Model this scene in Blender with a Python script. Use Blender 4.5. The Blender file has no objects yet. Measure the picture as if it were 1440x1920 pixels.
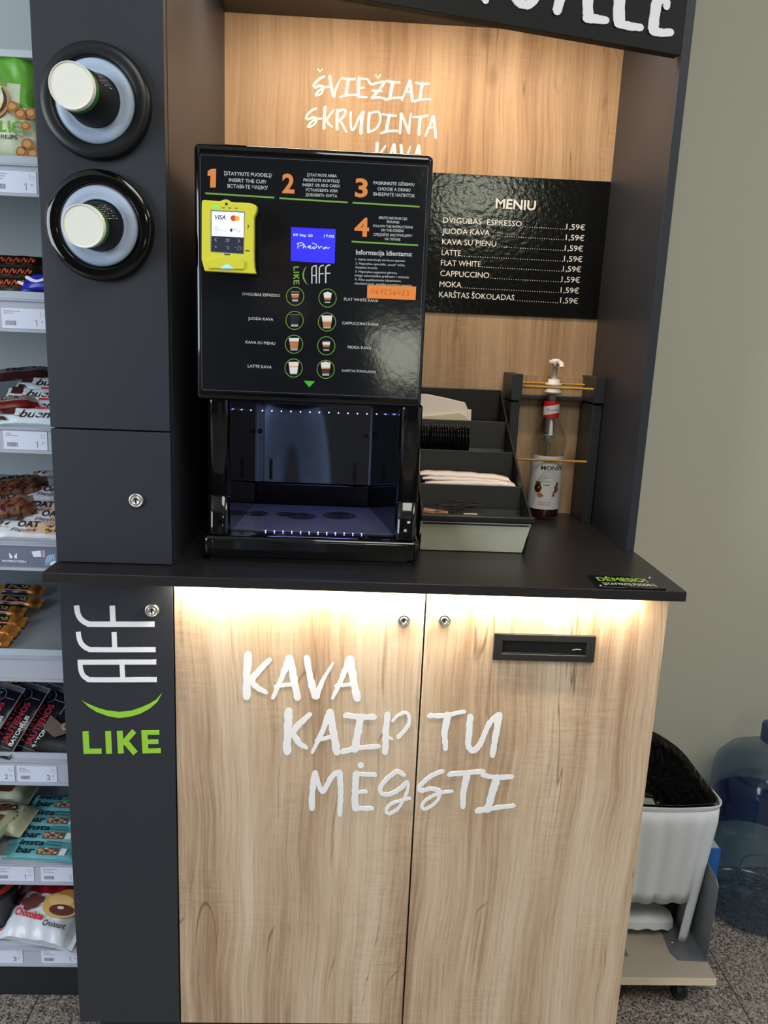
import bpy, bmesh, math, random
from mathutils import Vector, Matrix
random.seed(7)
C = bpy.context.scene.collection
PI = math.pi

# ------------------------------------------------------------------ camera
CAM = Vector((0.4698, -1.22385, 1.31864))
PITCH, YAW, ROLL, FPX = -0.21547, 0.04132, 0.04274, 1468.016
_f = Vector((math.sin(YAW)*math.cos(PITCH), math.cos(YAW)*math.cos(PITCH), math.sin(PITCH)))
_r = _f.cross(Vector((0, 0, 1))).normalized()
_u = _r.cross(_f)
_c, _s = math.cos(ROLL), math.sin(ROLL)
_r, _u = _c*_r + _s*_u, -_s*_r + _c*_u
cd = bpy.data.cameras.new('camera')
cd.sensor_fit = 'HORIZONTAL'; cd.sensor_width = 36.0
cd.lens = 36.0*FPX/1440.0
cd.clip_start = 0.02; cd.clip_end = 60
cam = bpy.data.objects.new('camera', cd); C.objects.link(cam)
M = Matrix((( _r.x, _u.x, -_f.x, CAM.x), (_r.y, _u.y, -_f.y, CAM.y), (_r.z, _u.z, -_f.z, CAM.z), (0, 0, 0, 1)))
cam.matrix_world = M
bpy.context.scene.camera = cam

# ------------------------------------------------------------------ colour management, world, lights
sc = bpy.context.scene
sc.view_settings.view_transform = 'Standard'
sc.view_settings.look = 'None'
sc.view_settings.gamma = 1.0
sc.view_settings.use_curve_mapping = False
sc.view_settings.exposure = 0.0
w = bpy.data.worlds.new('world'); sc.world = w; w.use_nodes = True
bg = w.node_tree.nodes['Background']
bg.inputs[0].default_value = (0.80, 0.88, 1.0, 1)
bg.inputs[1].default_value = 0.55

def area(name, loc, target, sx, sy, power, col):
    l = bpy.data.lights.new(name, 'AREA'); l.shape = 'RECTANGLE'
    l.size = sx; l.size_y = sy; l.energy = power; l.color = col
    o = bpy.data.objects.new(name, l); C.objects.link(o)
    o.location = loc
    o.rotation_euler = (Vector(target)-Vector(loc)).to_track_quat('-Z', 'Y').to_euler()
    return o
area('shop_window_daylight', (-3.2, -2.6, 1.7), (0.0, 0.2, 1.0), 2.4, 2.0, 120, (0.80, 0.90, 1.0))
area('ceiling_panel_light', (0.9, -1.7, 2.95), (0.9, -1.7, 0), 1.2, 1.2, 38, (1.0, 0.96, 0.88))
area('far_ceiling_panel_light', (3.2, -1.2, 2.95), (3.2, -1.2, 0), 1.2, 1.2, 30, (1.0, 0.96, 0.88))
area('niche_led_light', (0.585, 0.240, 1.925), (0.585, 0.44, 1.2), 0.72, 0.02, 5.3, (1.0, 0.77, 0.55))
area('counter_led_light', (0.57, -0.0165, 0.9282), (0.57, -0.0165, 0.80), 0.76, 0.005, 4.6, (1.0, 0.84, 0.62))
area('rear_window_light', (0.78, -4.5, 1.22), (0.6, 0, 1.3), 0.40, 0.36, 4.0, (0.95, 1.0, 0.78))
area('rear_high_window_light', (1.38, -4.5, 2.50), (0.7, 0.5, 1.6), 0.60, 0.26, 7.0, (0.95, 1.0, 0.78))
area('brew_bay_led_light', (0.395, 0.16, 1.205), (0.395, 0.16, 1.0), 0.20, 0.01, 0.30, (0.35, 0.40, 1.0))

# ------------------------------------------------------------------ pixel -> plane helpers (a pixel's ray cut with a real plane)
def ray(u, v):
    return (_f + _r*((u-720)/FPX) + _u*((960-v)/FPX))
def onY(y):
    def F(u, v):
        d = ray(u, v); t = (y-CAM.y)/d.y
        return CAM + d*t
    return F
def onZ(z):
    def F(u, v):
        d = ray(u, v); t = (z-CAM.z)/d.z
        return CAM + d*t
    return F
def onPlane(p, n):
    p = Vector(p); n = Vector(n)
    def F(u, v):
        d = ray(u, v); t = (p-CAM).dot(n)/d.dot(n)
        return CAM + d*t
    return F
def crop(F, x0, y0, s):
    return lambda x, y: F(x0+x/s, y0+y/s)
def frame(o, ex, ey):
    o = Vector(o); ex = Vector(ex); ey = Vector(ey)
    return lambda x, y: o+ex*x+ey*y

# ------------------------------------------------------------------ materials
def lin(c):
    return tuple((x/12.92 if x <= 0.04045 else ((x+0.055)/1.055)**2.4) for x in [k/255 for k in c])
_mats = {}
def mat(name, rgb, rough=0.5, metal=0.0, emit=0, spec=0.5, trans=0, ior=1.45, bump=0, bscale=200, coat=0, noise=0, nscale=8, alpha=1):
    if name in _mats: return _mats[name]
    m = bpy.data.materials.new(name); m.use_nodes = True; _mats[name] = m
    nt = m.node_tree; b = nt.nodes['Principled BSDF']
    col = (*lin(rgb), 1)
    b.inputs['Base Color'].default_value = col
    b.inputs['Roughness'].default_value = rough
    b.inputs['Metallic'].default_value = metal
    b.inputs['Specular IOR Level'].default_value = spec
    b.inputs['Transmission Weight'].default_value = trans
    b.inputs['IOR'].default_value = ior
    b.inputs['Coat Weight'].default_value = coat
    b.inputs['Coat Roughness'].default_value = 0.05
    b.inputs['Alpha'].default_value = alpha
    if emit:
        b.inputs['Emission Color'].default_value = col
        b.inputs['Emission Strength'].default_value = emit
    tc = nt.nodes.new('ShaderNodeTexCoord')
    if noise:
        n = nt.nodes.new('ShaderNodeTexNoise'); n.inputs['Scale'].default_value = nscale; n.inputs['Detail'].default_value = 6
        nt.links.new(tc.outputs['Object'], n.inputs['Vector'])
        h = nt.nodes.new('ShaderNodeMix'); h.data_type = 'RGBA'
        h.inputs['A'].default_value = tuple(min(1, c*(1+noise)) for c in col[:3])+(1,)
        h.inputs['B'].default_value = tuple(c*(1-noise) for c in col[:3])+(1,)
        nt.links.new(n.outputs['Fac'], h.inputs['Factor'])
        nt.links.new(h.outputs['Result'], b.inputs['Base Color'])
    if bump:
        n = nt.nodes.new('ShaderNodeTexNoise'); n.inputs['Scale'].default_value = bscale; n.inputs['Detail'].default_value = 3
        nt.links.new(tc.outputs['Object'], n.inputs['Vector'])
        bp = nt.nodes.new('ShaderNodeBump'); bp.inputs['Strength'].default_value = bump; bp.inputs['Distance'].default_value = 0.002
        nt.links.new(n.outputs['Fac'], bp.inputs['Height']); nt.links.new(bp.outputs['Normal'], b.inputs['Normal'])
    return m

def thin_glass(name, tint, gl=0.06, rough=0.03):
    m = bpy.data.materials.new(name); m.use_nodes = True; _mats[name] = m
    nt = m.node_tree; nt.nodes.remove(nt.nodes['Principled BSDF']); out = nt.nodes['Material Output']
    t = nt.nodes.new('ShaderNodeBsdfTransparent'); t.inputs[0].default_value = (*lin(tint), 1)
    g = nt.nodes.new('ShaderNodeBsdfGlossy'); g.inputs['Roughness'].default_value = rough
    f = nt.nodes.new('ShaderNodeLayerWeight'); f.inputs['Blend'].default_value = 0.35
    x = nt.nodes.new('ShaderNodeMix'); x.data_type = 'FLOAT'
    x.inputs[2].default_value = gl; x.inputs[3].default_value = 0.75
    p_ = nt.nodes.new('ShaderNodeMath'); p_.operation = 'POWER'; p_.inputs[1].default_value = 2.5
    nt.links.new(f.outputs['Facing'], p_.inputs[0]); nt.links.new(p_.outputs[0], x.inputs[0])
    mx = nt.nodes.new('ShaderNodeMixShader')
    nt.links.new(x.outputs[0], mx.inputs[0]); nt.links.new(t.outputs[0], mx.inputs[1]); nt.links.new(g.outputs[0], mx.inputs[2])
    nt.links.new(mx.outputs[0], out.inputs['Surface'])
    return m

def math_node(nt, op, a, b=None, c=None, clamp=False):
    n = nt.nodes.new('ShaderNodeMath'); n.operation = op; n.use_clamp = clamp
    for i, x in enumerate((a, b, c)):
        if x is None: continue
        if isinstance(x, (int, float)): n.inputs[i].default_value = x
        else: nt.links.new(x, n.inputs[i])
    return n.outputs[0]

def wood(name, light, mid, dark, seed=0.0, rough=0.45):
    """laminate oak: long vertical grain, faint cross ripples, thin cracks and knots"""
    m = bpy.data.materials.new(name); m.use_nodes = True; _mats[name] = m
    nt = m.node_tree; b = nt.nodes['Principled BSDF']; L = nt.links.new
    b.inputs['Roughness'].default_value = rough
    b.inputs['Specular IOR Level'].default_value = 0.35
    tc = nt.nodes.new('ShaderNodeTexCoord')
    off = nt.nodes.new('ShaderNodeVectorMath'); off.operation = 'ADD'; off.inputs[1].default_value = (seed, seed*1.7, seed*0.6)
    L(tc.outputs['Object'], off.inputs[0])
    # slow sideways drift so the grain leans and bends
    dr = nt.nodes.new('ShaderNodeTexNoise'); dr.inputs['Scale'].default_value = 2.2; dr.inputs['Detail'].default_value = 2
    L(off.outputs[0], dr.inputs['Vector'])
    drift = math_node(nt, 'MULTIPLY', math_node(nt, 'SUBTRACT', dr.outputs['Fac'], 0.5), 0.06)
    sep = nt.nodes.new('ShaderNodeSeparateXYZ'); L(off.outputs[0], sep.inputs[0])
    x2 = math_node(nt, 'ADD', sep.outputs['X'], drift)
    def stretched(sx, sz, detail, scale=1.0, rgh=0.6):
        cb = nt.nodes.new('ShaderNodeCombineXYZ')
        L(math_node(nt, 'MULTIPLY', x2, sx), cb.inputs[0])
        L(math_node(nt, 'MULTIPLY', sep.outputs['Y'], sx), cb.inputs[1])
        L(math_node(nt, 'MULTIPLY', sep.outputs['Z'], sz), cb.inputs[2])
        n = nt.nodes.new('ShaderNodeTexNoise'); n.inputs['Scale'].default_value = scale
        n.inputs['Detail'].default_value = detail; n.inputs['Roughness'].default_value = rgh
        L(cb.outputs[0], n.inputs['Vector'])
        return n.outputs['Fac']
    broad = stretched(14, 0.9, 3)
    fine = stretched(170, 4, 6, rgh=0.75)
    fibre = stretched(520, 20, 3)
    ripple = stretched(28, 190, 2)
    ripm = stretched(9, 4, 2)
    g = math_node(nt, 'ADD', math_node(nt, 'MULTIPLY', broad, 0.55), math_node(nt, 'MULTIPLY', fine, 0.42))
    g = math_node(nt, 'ADD', g, math_node(nt, 'MULTIPLY', fibre, 0.10))
    rp = math_node(nt, 'MULTIPLY', math_node(nt, 'SUBTRACT', ripple, 0.5), math_node(nt, 'MULTIPLY', math_node(nt, 'SUBTRACT', ripm, 0.46, clamp=True), 0.8))
    g = math_node(nt, 'ADD', g, rp)
    cr = nt.nodes.new('ShaderNodeValToRGB'); L(g, cr.inputs['Fac'])
    e = cr.color_ramp.elements
    e[0].position = 0.40; e[0].color = (*lin(dark), 1)
    e[1].position = 0.64; e[1].color = (*lin(light), 1)
    k = e.new(0.53); k.color = (*lin(mid), 1)
    # cracks: contour lines of a very stretched noise, shown only here and there
    cn = stretched(13, 0.5, 4, rgh=0.5)
    line = math_node(nt, 'ABSOLUTE', math_node(nt, 'SUBTRACT', cn, 0.52))
    line = math_node(nt, 'SUBTRACT', 1.0, math_node(nt, 'MULTIPLY', line, 210), clamp=True)
    msk = stretched(10, 3.5, 2)
    msk = math_node(nt, 'MULTIPLY', math_node(nt, 'SUBTRACT', msk, 0.50, clamp=True), 9, clamp=True)
    cn2 = stretched(7, 1.1, 2, rgh=0.4)
    line2 = math_node(nt, 'ABSOLUTE', math_node(nt, 'SUBTRACT', cn2, 0.46))
    line2 = math_node(nt, 'SUBTRACT', 1.0, math_node(nt, 'MULTIPLY', line2, 330), clamp=True)
    msk2 = stretched(8, 5, 2)
    msk2 = math_node(nt, 'MULTIPLY', math_node(nt, 'SUBTRACT', msk2, 0.50, clamp=True), 9, clamp=True)
    crk = math_node(nt, 'MAXIMUM', math_node(nt, 'MULTIPLY', line, msk), math_node(nt, 'MULTIPLY', line2, msk2))
    # short dark pores
    pr = stretched(75, 3.2, 3)
    prs = math_node(nt, 'MULTIPLY', math_node(nt, 'SUBTRACT', pr, 0.64, clamp=True), 9, clamp=True)
    crk = math_node(nt, 'MAXIMUM', crk, math_node(nt, 'MULTIPLY', prs, 0.6))
    # knots
    vo = nt.nodes.new('ShaderNodeTexVoronoi'); vo.inputs['Scale'].default_value = 1.0
    cb = nt.nodes.new('ShaderNodeCombineXYZ')
    L(math_node(nt, 'MULTIPLY', x2, 5.2), cb.inputs[0]); L(math_node(nt, 'MULTIPLY', sep.outputs['Z'], 3.1), cb.inputs[2])
    L(cb.outputs[0], vo.inputs['Vector'])
    kn = math_node(nt, 'SUBTRACT', 1.0, math_node(nt, 'MULTIPLY', vo.outputs['Distance'], 11), clamp=True)
    crk = math_node(nt, 'MAXIMUM', math_node(nt, 'MULTIPLY', crk, 0.75), math_node(nt, 'MULTIPLY', kn, 0.7))
    mx = nt.nodes.new('ShaderNodeMix'); mx.data_type = 'RGBA'
    L(crk, mx.inputs['Factor']); L(cr.outputs['Color'], mx.inputs['A'])
    mx.inputs['B'].default_value = (*lin((98, 66, 44)), 1)
    L(mx.outputs['Result'], b.inputs['Base Color'])
    bp = nt.nodes.new('ShaderNodeBump'); bp.inputs['Strength'].default_value = 0.25; bp.inputs['Distance'].default_value = 0.0006
    L(g, bp.inputs['Height']); L(bp.outputs['Normal'], b.inputs['Normal'])
    return m

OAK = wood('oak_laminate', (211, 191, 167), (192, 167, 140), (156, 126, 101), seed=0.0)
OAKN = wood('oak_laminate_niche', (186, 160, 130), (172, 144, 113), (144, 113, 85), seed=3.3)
MATTE = mat('matte_black_board', (46, 49, 56), rough=0.42, spec=0.45, bump=0.08, bscale=900)
MATTE2 = mat('matte_black_edge', (29, 29, 31), rough=0.5, bump=0.05, bscale=900)
TOPM = mat('black_worktop_laminate', (38, 36, 37), rough=0.33, spec=0.5, bump=0.05, bscale=700)
GLOSS = mat('gloss_black_plastic', (9, 9, 11), rough=0.07, spec=0.5, coat=0.4)
GLOSS2 = mat('satin_black_plastic', (15, 15, 17), rough=0.25)
PANEL = mat('printed_black_panel', (30, 32, 36), rough=0.16, spec=0.5)
WHITE = mat('white_vinyl', (235, 236, 240), rough=0.5)
WHITEP = mat('white_print', (225, 225, 225), rough=0.4)
GREYP = mat('grey_print', (120, 120, 122), rough=0.5)
LIME = mat('lime_green_vinyl', (150, 205, 60), rough=0.45)
GREENP = mat('green_print', (118, 170, 70), rough=0.45)
ORANGE = mat('orange_print', (226, 138, 66), rough=0.45)
CHROME = mat('brushed_chrome', (225, 222, 214), rough=0.33, metal=1.0)
DARKHOLE = mat('dark_hole', (12, 12, 13), rough=0.7)
GOLD = mat('brass_rod', (226, 176, 84), rough=0.35, metal=0.35)
STEEL = mat('brushed_steel_face', (236, 233, 206), rough=0.45, metal=0.0, noise=0.12, nscale=14)
PLB = mat('soft_black_plastic', (26, 26, 28), rough=0.38, spec=0.5, bump=0.15, bscale=500)

# ------------------------------------------------------------------ mesh builder
class MB:
    def __init__(s): s.bm = bmesh.new(); s.k = 0
    def _mi(s, faces, mi, smooth=False):
        for f in faces: f.material_index = mi; f.smooth = smooth
    def box(s, x0, x1, y0, y1, z0, z1, bev=0, seg=2, mi=0, mtx=None):
        r = bmesh.ops.create_cube(s.bm, size=1)
        vs = r['verts']
        for v in vs:
            v.co = Vector(((x0+x1)/2+v.co.x*(x1-x0), (y0+y1)/2+v.co.y*(y1-y0), (z0+z1)/2+v.co.z*(z1-z0)))
        fs = set(f for v in vs for f in v.link_faces)
        s._mi(fs, mi)
        if bev:
            es = list(set(e for v in vs for e in v.link_edges))
            rr = bmesh.ops.bevel(s.bm, geom=es, offset=bev, segments=seg, profile=0.5, affect='EDGES')
            s._mi(rr['faces'], mi, True)
            vs = list(set(v for f in rr['faces'] for v in f.verts) | set(v for v in vs if v.is_valid))
        if mtx:
            for v in vs:
                if v.is_valid: v.co = mtx @ v.co
        return s
    def poly(s, pts, mi=0, smooth=False):
        vs = [s.bm.verts.new(p) for p in pts]
        f = s.bm.faces.new(vs); f.material_index = mi; f.smooth = smooth
        return f
    def prism(s, pts, d, mi=0, bev=0):
        """closed outline pts (3D), pushed along vector d"""
        d = Vector(d); n = len(pts)
        a = [s.bm.verts.new(Vector(p)) for p in pts]; b = [s.bm.verts.new(Vector(p)+d) for p in pts]
        fs = [s.bm.faces.new(a), s.bm.faces.new(b[::-1])]
        for i in range(n):
            fs.append(s.bm.faces.new((a[i], b[i], b[(i+1) % n], a[(i+1) % n])))
        s._mi(fs, mi)
        bmesh.ops.recalc_face_normals(s.bm, faces=fs)
        if bev:
            es = list(set(e for f in fs for e in f.edges))
            rr = bmesh.ops.bevel(s.bm, geom=es, offset=bev, segments=2, profile=0.5, affect='EDGES')
            s._mi(rr['faces'], mi, True)
        return s
    def grid(s, P, mi=0, smooth=True, closeu=False, closev=False):
        """P[i][j] -> quads"""
        V = [[s.bm.verts.new(p) for p in row] for row in P]
        nu, nv = len(V), len(V[0])
        for i in range(nu if closeu else nu-1):
            for j in range(nv if closev else nv-1):
                a, b, c, d = V[i][j], V[(i+1) % nu][j], V[(i+1) % nu][(j+1) % nv], V[i][(j+1) % nv]
                try:
                    f = s.bm.faces.new((a, b, c, d)); f.smooth = smooth
                    f.material_index = mi(i, j) if callable(mi) else mi
                except ValueError: pass
        return V
    def lathe(s, prof, o=(0, 0, 0), axis=(0, 0, 1), n=32, mi=0, smooth=True, cap=True):
        """prof: (r, h) or (r, h, material)"""
        o = Vector(o); a = Vector(axis).normalized()
        t = Vector((1, 0, 0)) if abs(a.x) < 0.9 else Vector((0, 1, 0))
        e1 = a.cross(t).normalized(); e2 = a.cross(e1)
        P = []
        for q in prof:
            r, h = q[0], q[1]
            P.append([o+a*h+(e1*math.cos(2*PI*k/n)+e2*math.sin(2*PI*k/n))*max(r, 1e-5) for k in range(n)])
        f = (lambda i, j: prof[i][2] if len(prof[i]) > 2 else mi)
        V = s.grid(P, mi=f, smooth=smooth, closev=True)
        if cap:
            for row, q in ((V[0], prof[0]), (V[-1], prof[-1])):
                if q[0] > 1e-4:
                    ff = s.bm.faces.new(row); ff.material_index = (q[2] if len(q) > 2 else mi)
        return s
    def tube(s, pts, r, n=10, mi=0, cap=True):
        pts = [Vector(p) for p in pts]; P = []
        prev = None
        for i, p in enumerate(pts):
            d = (pts[min(i+1, len(pts)-1)]-pts[max(i-1, 0)]).normalized()
            t = prev if prev else (Vector((0, 0, 1)) if abs(d.z) < 0.9 else Vector((1, 0, 0)))
            e1 = (t-d*t.dot(d)).normalized(); prev = e1; e2 = d.cross(e1)
            rr = r[i] if isinstance(r, (list, tuple)) else r
            P.append([p+(e1*math.cos(2*PI*k/n)+e2*math.sin(2*PI*k/n))*rr for k in range(n)])
        V = s.grid(P, mi=mi, closev=True)
        if cap:
            for row in (V[0], V[-1]):
                f = s.bm.faces.new(row); f.material_index = mi
        return s
    def stroke(s, pts, wid, F, n=(0, -1, 0), lift=0.0006, mi=0, rough=0, spline=True, caps='round'):
        """ribbon of pen width wid (in the units of F) following pts, lifted off the plane along n"""
        n = Vector(n).normalized(); s.k += 1; lift = lift+s.k*0.000007
        if spline and len(pts) > 2:
            Q = []
            for i in range(len(pts)-1):
                p0, p1, p2, p3 = pts[max(i-1, 0)], pts[i], pts[i+1], pts[min(i+2, len(pts)-1)]
                for k in range(6):
                    t = k/6
                    Q.append(tuple(0.5*((2*p1[a])+(-p0[a]+p2[a])*t+(2*p0[a]-5*p1[a]+4*p2[a]-p3[a])*t*t+(-p0[a]+3*p1[a]-3*p2[a]+p3[a])*t**3) for a in (0, 1)))
            Q.append(pts[-1]); pts2 = Q
        elif rough and len(pts) == 2:
            pts2 = [tuple(pts[0][a]+(pts[1][a]-pts[0][a])*k/8 for a in (0, 1)) for k in range(9)]
        else: pts2 = list(pts)
        N = len(pts2)
        W = [wid]*N if isinstance(wid, (int, float)) else [wid[0]+(wid[1]-wid[0])*i/(N-1) for i in range(N)]
        Lp, Rp = [], []
        for i in range(N):
            a = pts2[max(i-1, 0)]; b = pts2[min(i+1, N-1)]
            dx, dy = b[0]-a[0], b[1]-a[1]; l = math.hypot(dx, dy) or 1
            nx, ny = -dy/l, dx/l
            h = W[i]/2
            j1 = 1+rough*random.uniform(-1, 1)*0.16; j2 = 1+rough*random.uniform(-1, 1)*0.16
            Lp.append((pts2[i][0]+nx*h*j1, pts2[i][1]+ny*h*j1)); Rp.append((pts2[i][0]-nx*h*j2, pts2[i][1]-ny*h*j2))
        lv = [s.bm.verts.new(F(*p)+n*(lift+2e-6*i)) for i, p in enumerate(Lp)]; rv = [s.bm.verts.new(F(*p)+n*(lift+2e-6*i)) for i, p in enumerate(Rp)]
        lb = [s.bm.verts.new(F(*p)) for p in Lp]; rb = [s.bm.verts.new(F(*p)) for p in Rp]
        fs = []
        for i in range(N-1):
            for q in ((lv[i], lv[i+1], rv[i+1], rv[i]), (lb[i], lb[i+1], lv[i+1], lv[i]), (rv[i], rv[i+1], rb[i+1], rb[i])):
                fs.append(s.bm.faces.new(q))
        if caps == 'round':
            for e in (0, N-1):
                a = pts2[e]; h = W[e]/2*0.98
                ring = [s.bm.verts.new(F(a[0]+h*math.cos(2*PI*k/12), a[1]+h*math.sin(2*PI*k/12))+n*(lift+0.00003)) for k in range(12)]
                fs.append(s.bm.faces.new(ring))
        s._mi(fs, mi)
        return s
    def shape(s, pts, F, n=(0, -1, 0), lift=0.0006, mi=0):
        n = Vector(n).normalized()
        f = s.bm.faces.new([s.bm.verts.new(F(*p)+n*lift) for p in pts]); f.material_index = mi
        bmesh.ops.triangulate(s.bm, faces=[f])
        return s
    def text(s, string, F, a, b, h, n=(0, -1, 0), lift=0.0004, mi=0, bold=0.0, shear=0.0, up=None):
        """a, b: left and right ends of the ink on the baseline; h: capital height (F units, measured upwards)"""
        vs, fs, x0, x1, ch = glyphs(string, bold)
        n = Vector(n).normalized()
        A, B = F(*a), F(*b)
        ex = (B-A)
        if up is None:
            U = F(a[0], a[1]-h)-A
            exn = ex.normalized(); up_ = (U-exn*U.dot(exn)).normalized()*U.length
        else: up_ = Vector(up)*h
        exn = ex.normalized()
        out = []
        for (x, y) in vs:
            yy = y/ch
            out.append(s.bm.verts.new(A+ex*((x-x0)/(x1-x0))+up_*yy+exn*(shear*yy*up_.length)+n*lift))
        for f in fs:
            try:
                q = s.bm.faces.new([out[i] for i in f]); q.material_index = mi
            except ValueError: pass
        return s
    def done(s, name, mats, parent=None, label=None, local=False):
        me = bpy.data.meshes.new(name); s.bm.to_mesh(me); s.bm.free()
        for m in (mats if isinstance(mats, (list, tuple)) else [mats]): me.materials.append(m)
        o = bpy.data.objects.new(name, me); C.objects.link(o)
        if parent is not None:
            o.parent = parent
            o.matrix_parent_inverse = Matrix.Identity(4)
            # meshes are written in world coordinates: bring them into the parent's space
            if not local: me.transform(world_of(parent).inverted())
        if label: o['label'] = label
        return o

def world_of(o):
    m = Matrix.LocRotScale(o.location, o.rotation_euler, o.scale)
    return world_of(o.parent) @ m if o.parent else m

_gl = {}
_cap = {}
def glyphs(string, bold):
    key = (string, round(bold, 4))
    if key in _gl: return _gl[key]
    def build(t):
        cu = bpy.data.curves.new('t', 'FONT'); cu.body = t; cu.size = 1; cu.resolution_u = 2 if len(t) > 12 else 4
        cu.offset = bold
        cu.fill_mode = 'FRONT'
        ob = bpy.data.objects.new('t', cu); C.objects.link(ob)
        dg = bpy.context.evaluated_depsgraph_get(); dg.update()
        me = ob.evaluated_get(dg).to_mesh()
        vs = [(v.co.x, v.co.y) for v in me.vertices]; fs = [tuple(p.vertices) for p in me.polygons]
        bpy.data.objects.remove(ob); bpy.data.curves.remove(cu)
        return vs, fs
    if 'H' not in _cap:
        vv, _ = build('H'); _cap['H'] = max(y for x, y in vv)
    vs, fs = build(string)
    xs = [x for x, y in vs]
    _gl[key] = (vs, fs, min(xs), max(xs), _cap['H'])
    return _gl[key]

def dup(o, label=None, parent=None):
    c = o.copy(); C.objects.link(c)
    if parent is not None: c.parent = parent; c.matrix_parent_inverse = Matrix.Identity(4)
    for ch in list(o.children): dup(ch, None, c)
    if label: c['label'] = label
    return c

def thing(name, label, cat, loc=(0, 0, 0), rot=(0, 0, 0), group=None):
    o = bpy.data.objects.new(name, None); C.objects.link(o)
    o.empty_display_size = 0.02
    o.location = loc; o.rotation_euler = rot
    o['label'] = label; o['category'] = cat
    if group: o['group'] = group
    return o
def tag(o, label, cat, group=None, kind=None):
    o['label'] = label; o['category'] = cat
    if group: o['group'] = group
    if kind: o['kind'] = kind
    return o
def struct(o):
    o['kind'] = 'structure'; return o
def bevel_mod(o, w, seg=2):
    m = o.modifiers.new('bevel', 'BEVEL'); m.width = w; m.segments = seg; m.limit_method = 'ANGLE'; m.angle_limit = 0.6
    return o
# ================================================================== the setting
TIN = mat('plain', (200, 200, 200))
def terrazzo():
    m = bpy.data.materials.new('terrazzo_tile'); m.use_nodes = True
    nt = m.node_tree; b = nt.nodes['Principled BSDF']; L = nt.links.new
    tc = nt.nodes.new('ShaderNodeTexCoord')
    def noise(s, d):
        n = nt.nodes.new('ShaderNodeTexNoise'); n.inputs['Scale'].default_value = s; n.inputs['Detail'].default_value = d
        L(tc.outputs['Object'], n.inputs['Vector']); return n.outputs['Fac']
    cr = nt.nodes.new('ShaderNodeValToRGB'); 
    v0 = nt.nodes.new('ShaderNodeTexVoronoi'); v0.inputs['Scale'].default_value = 330; L(tc.outputs['Object'], v0.inputs['Vector'])
    s0 = nt.nodes.new('ShaderNodeSeparateColor'); L(v0.outputs['Color'], s0.inputs[0])
    L(math_node(nt, 'ADD', math_node(nt, 'MULTIPLY', s0.outputs[0], 0.62), math_node(nt, 'MULTIPLY', noise(60, 4), 0.38)), cr.inputs['Fac'])
    e = cr.color_ramp.elements
    e[0].position = 0.22; e[0].color = (*lin((58, 51, 47)), 1)
    e[1].position = 0.82; e[1].color = (*lin((170, 161, 151)), 1)
    k = e.new(0.48); k.color = (*lin((122, 113, 105)), 1)
    vo = nt.nodes.new('ShaderNodeTexVoronoi'); vo.inputs['Scale'].default_value = 240; L(tc.outputs['Object'], vo.inputs['Vector'])
    chip = math_node(nt, 'SUBTRACT', 1.0, math_node(nt, 'MULTIPLY', vo.outputs['Distance'], 3.4), clamp=True)
    mx = nt.nodes.new('ShaderNodeMix'); mx.data_type = 'RGBA'; L(math_node(nt, 'MULTIPLY', chip, 0.35), mx.inputs['Factor']); L(cr.outputs['Color'], mx.inputs['A'])
    mx.inputs['B'].default_value = (*lin((150, 146, 140)), 1)
    # joints between 0.288 m tiles
    sep = nt.nodes.new('ShaderNodeSeparateXYZ'); L(tc.outputs['Object'], sep.inputs[0])
    def joint(o, off):
        q = math_node(nt, 'FRACT', math_node(nt, 'ADD', math_node(nt, 'DIVIDE', math_node(nt, 'SUBTRACT', o, off), 0.4803), 20.0))
        q = math_node(nt, 'ABSOLUTE', math_node(nt, 'SUBTRACT', q, 0.5))
        return math_node(nt, 'GREATER_THAN', q, 0.4972)
    j = math_node(nt, 'MAXIMUM', joint(sep.outputs['X'], -0.128), joint(sep.outputs['Y'], 0.030))
    m2 = nt.nodes.new('ShaderNodeMix'); m2.data_type = 'RGBA'; L(j, m2.inputs['Factor']); L(mx.outputs['Result'], m2.inputs['A'])
    m2.inputs['B'].default_value = (*lin((58, 54, 50)), 1)
    L(m2.outputs['Result'], b.inputs['Base Color'])
    b.inputs['Roughness'].default_value = 0.35
    return m
WALLY = 0.565
struct(MB().box(-4, 5, -5, WALLY+0.15, -0.05, 0).done('floor', terrazzo()))
WALLM = mat('painted_plaster_wall', (184, 183, 169), rough=0.85, bump=0.15, bscale=120, noise=0.02, nscale=2)
struct(MB().box(-4, 5, WALLY, WALLY+0.15, 0, 3.0).done('wall_back', WALLM))
struct(MB().box(-4, 5, -4.75, -4.62, 0, 3.0).done('wall_front', mat('far_shop_wall', (96, 92, 88), rough=0.8)))
struct(MB().box(-4, 5, -5, WALLY+0.15, 3.0, 3.06).done('ceiling', mat('white_ceiling', (215, 214, 208), rough=0.9)))

# ================================================================== base cabinet
Z1 = 0.95; ZT = Z1-0.0165
X1, XS, W = 0.1838, 0.5957, 1.0
Y0 = onY(0.0)
DOORM = [OAK]
cab = thing('base_cabinet', 'low kiosk cabinet with oak doors and a black logo panel under the black worktop', 'cabinet', (0.5, 0.26, 0))
c = MB()
c.box(0.0, W, 0.018, 0.52, 0.06, ZT)
c.box(0.02, W-0.02, 0.05, 0.50, 0.0, 0.06)
bd = c.done('body', MATTE, cab)
sd = MB().box(W-0.0005, W+0.0005, 0.0, 0.52, 0.06, ZT).done('side_panel', OAK, cab)
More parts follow.
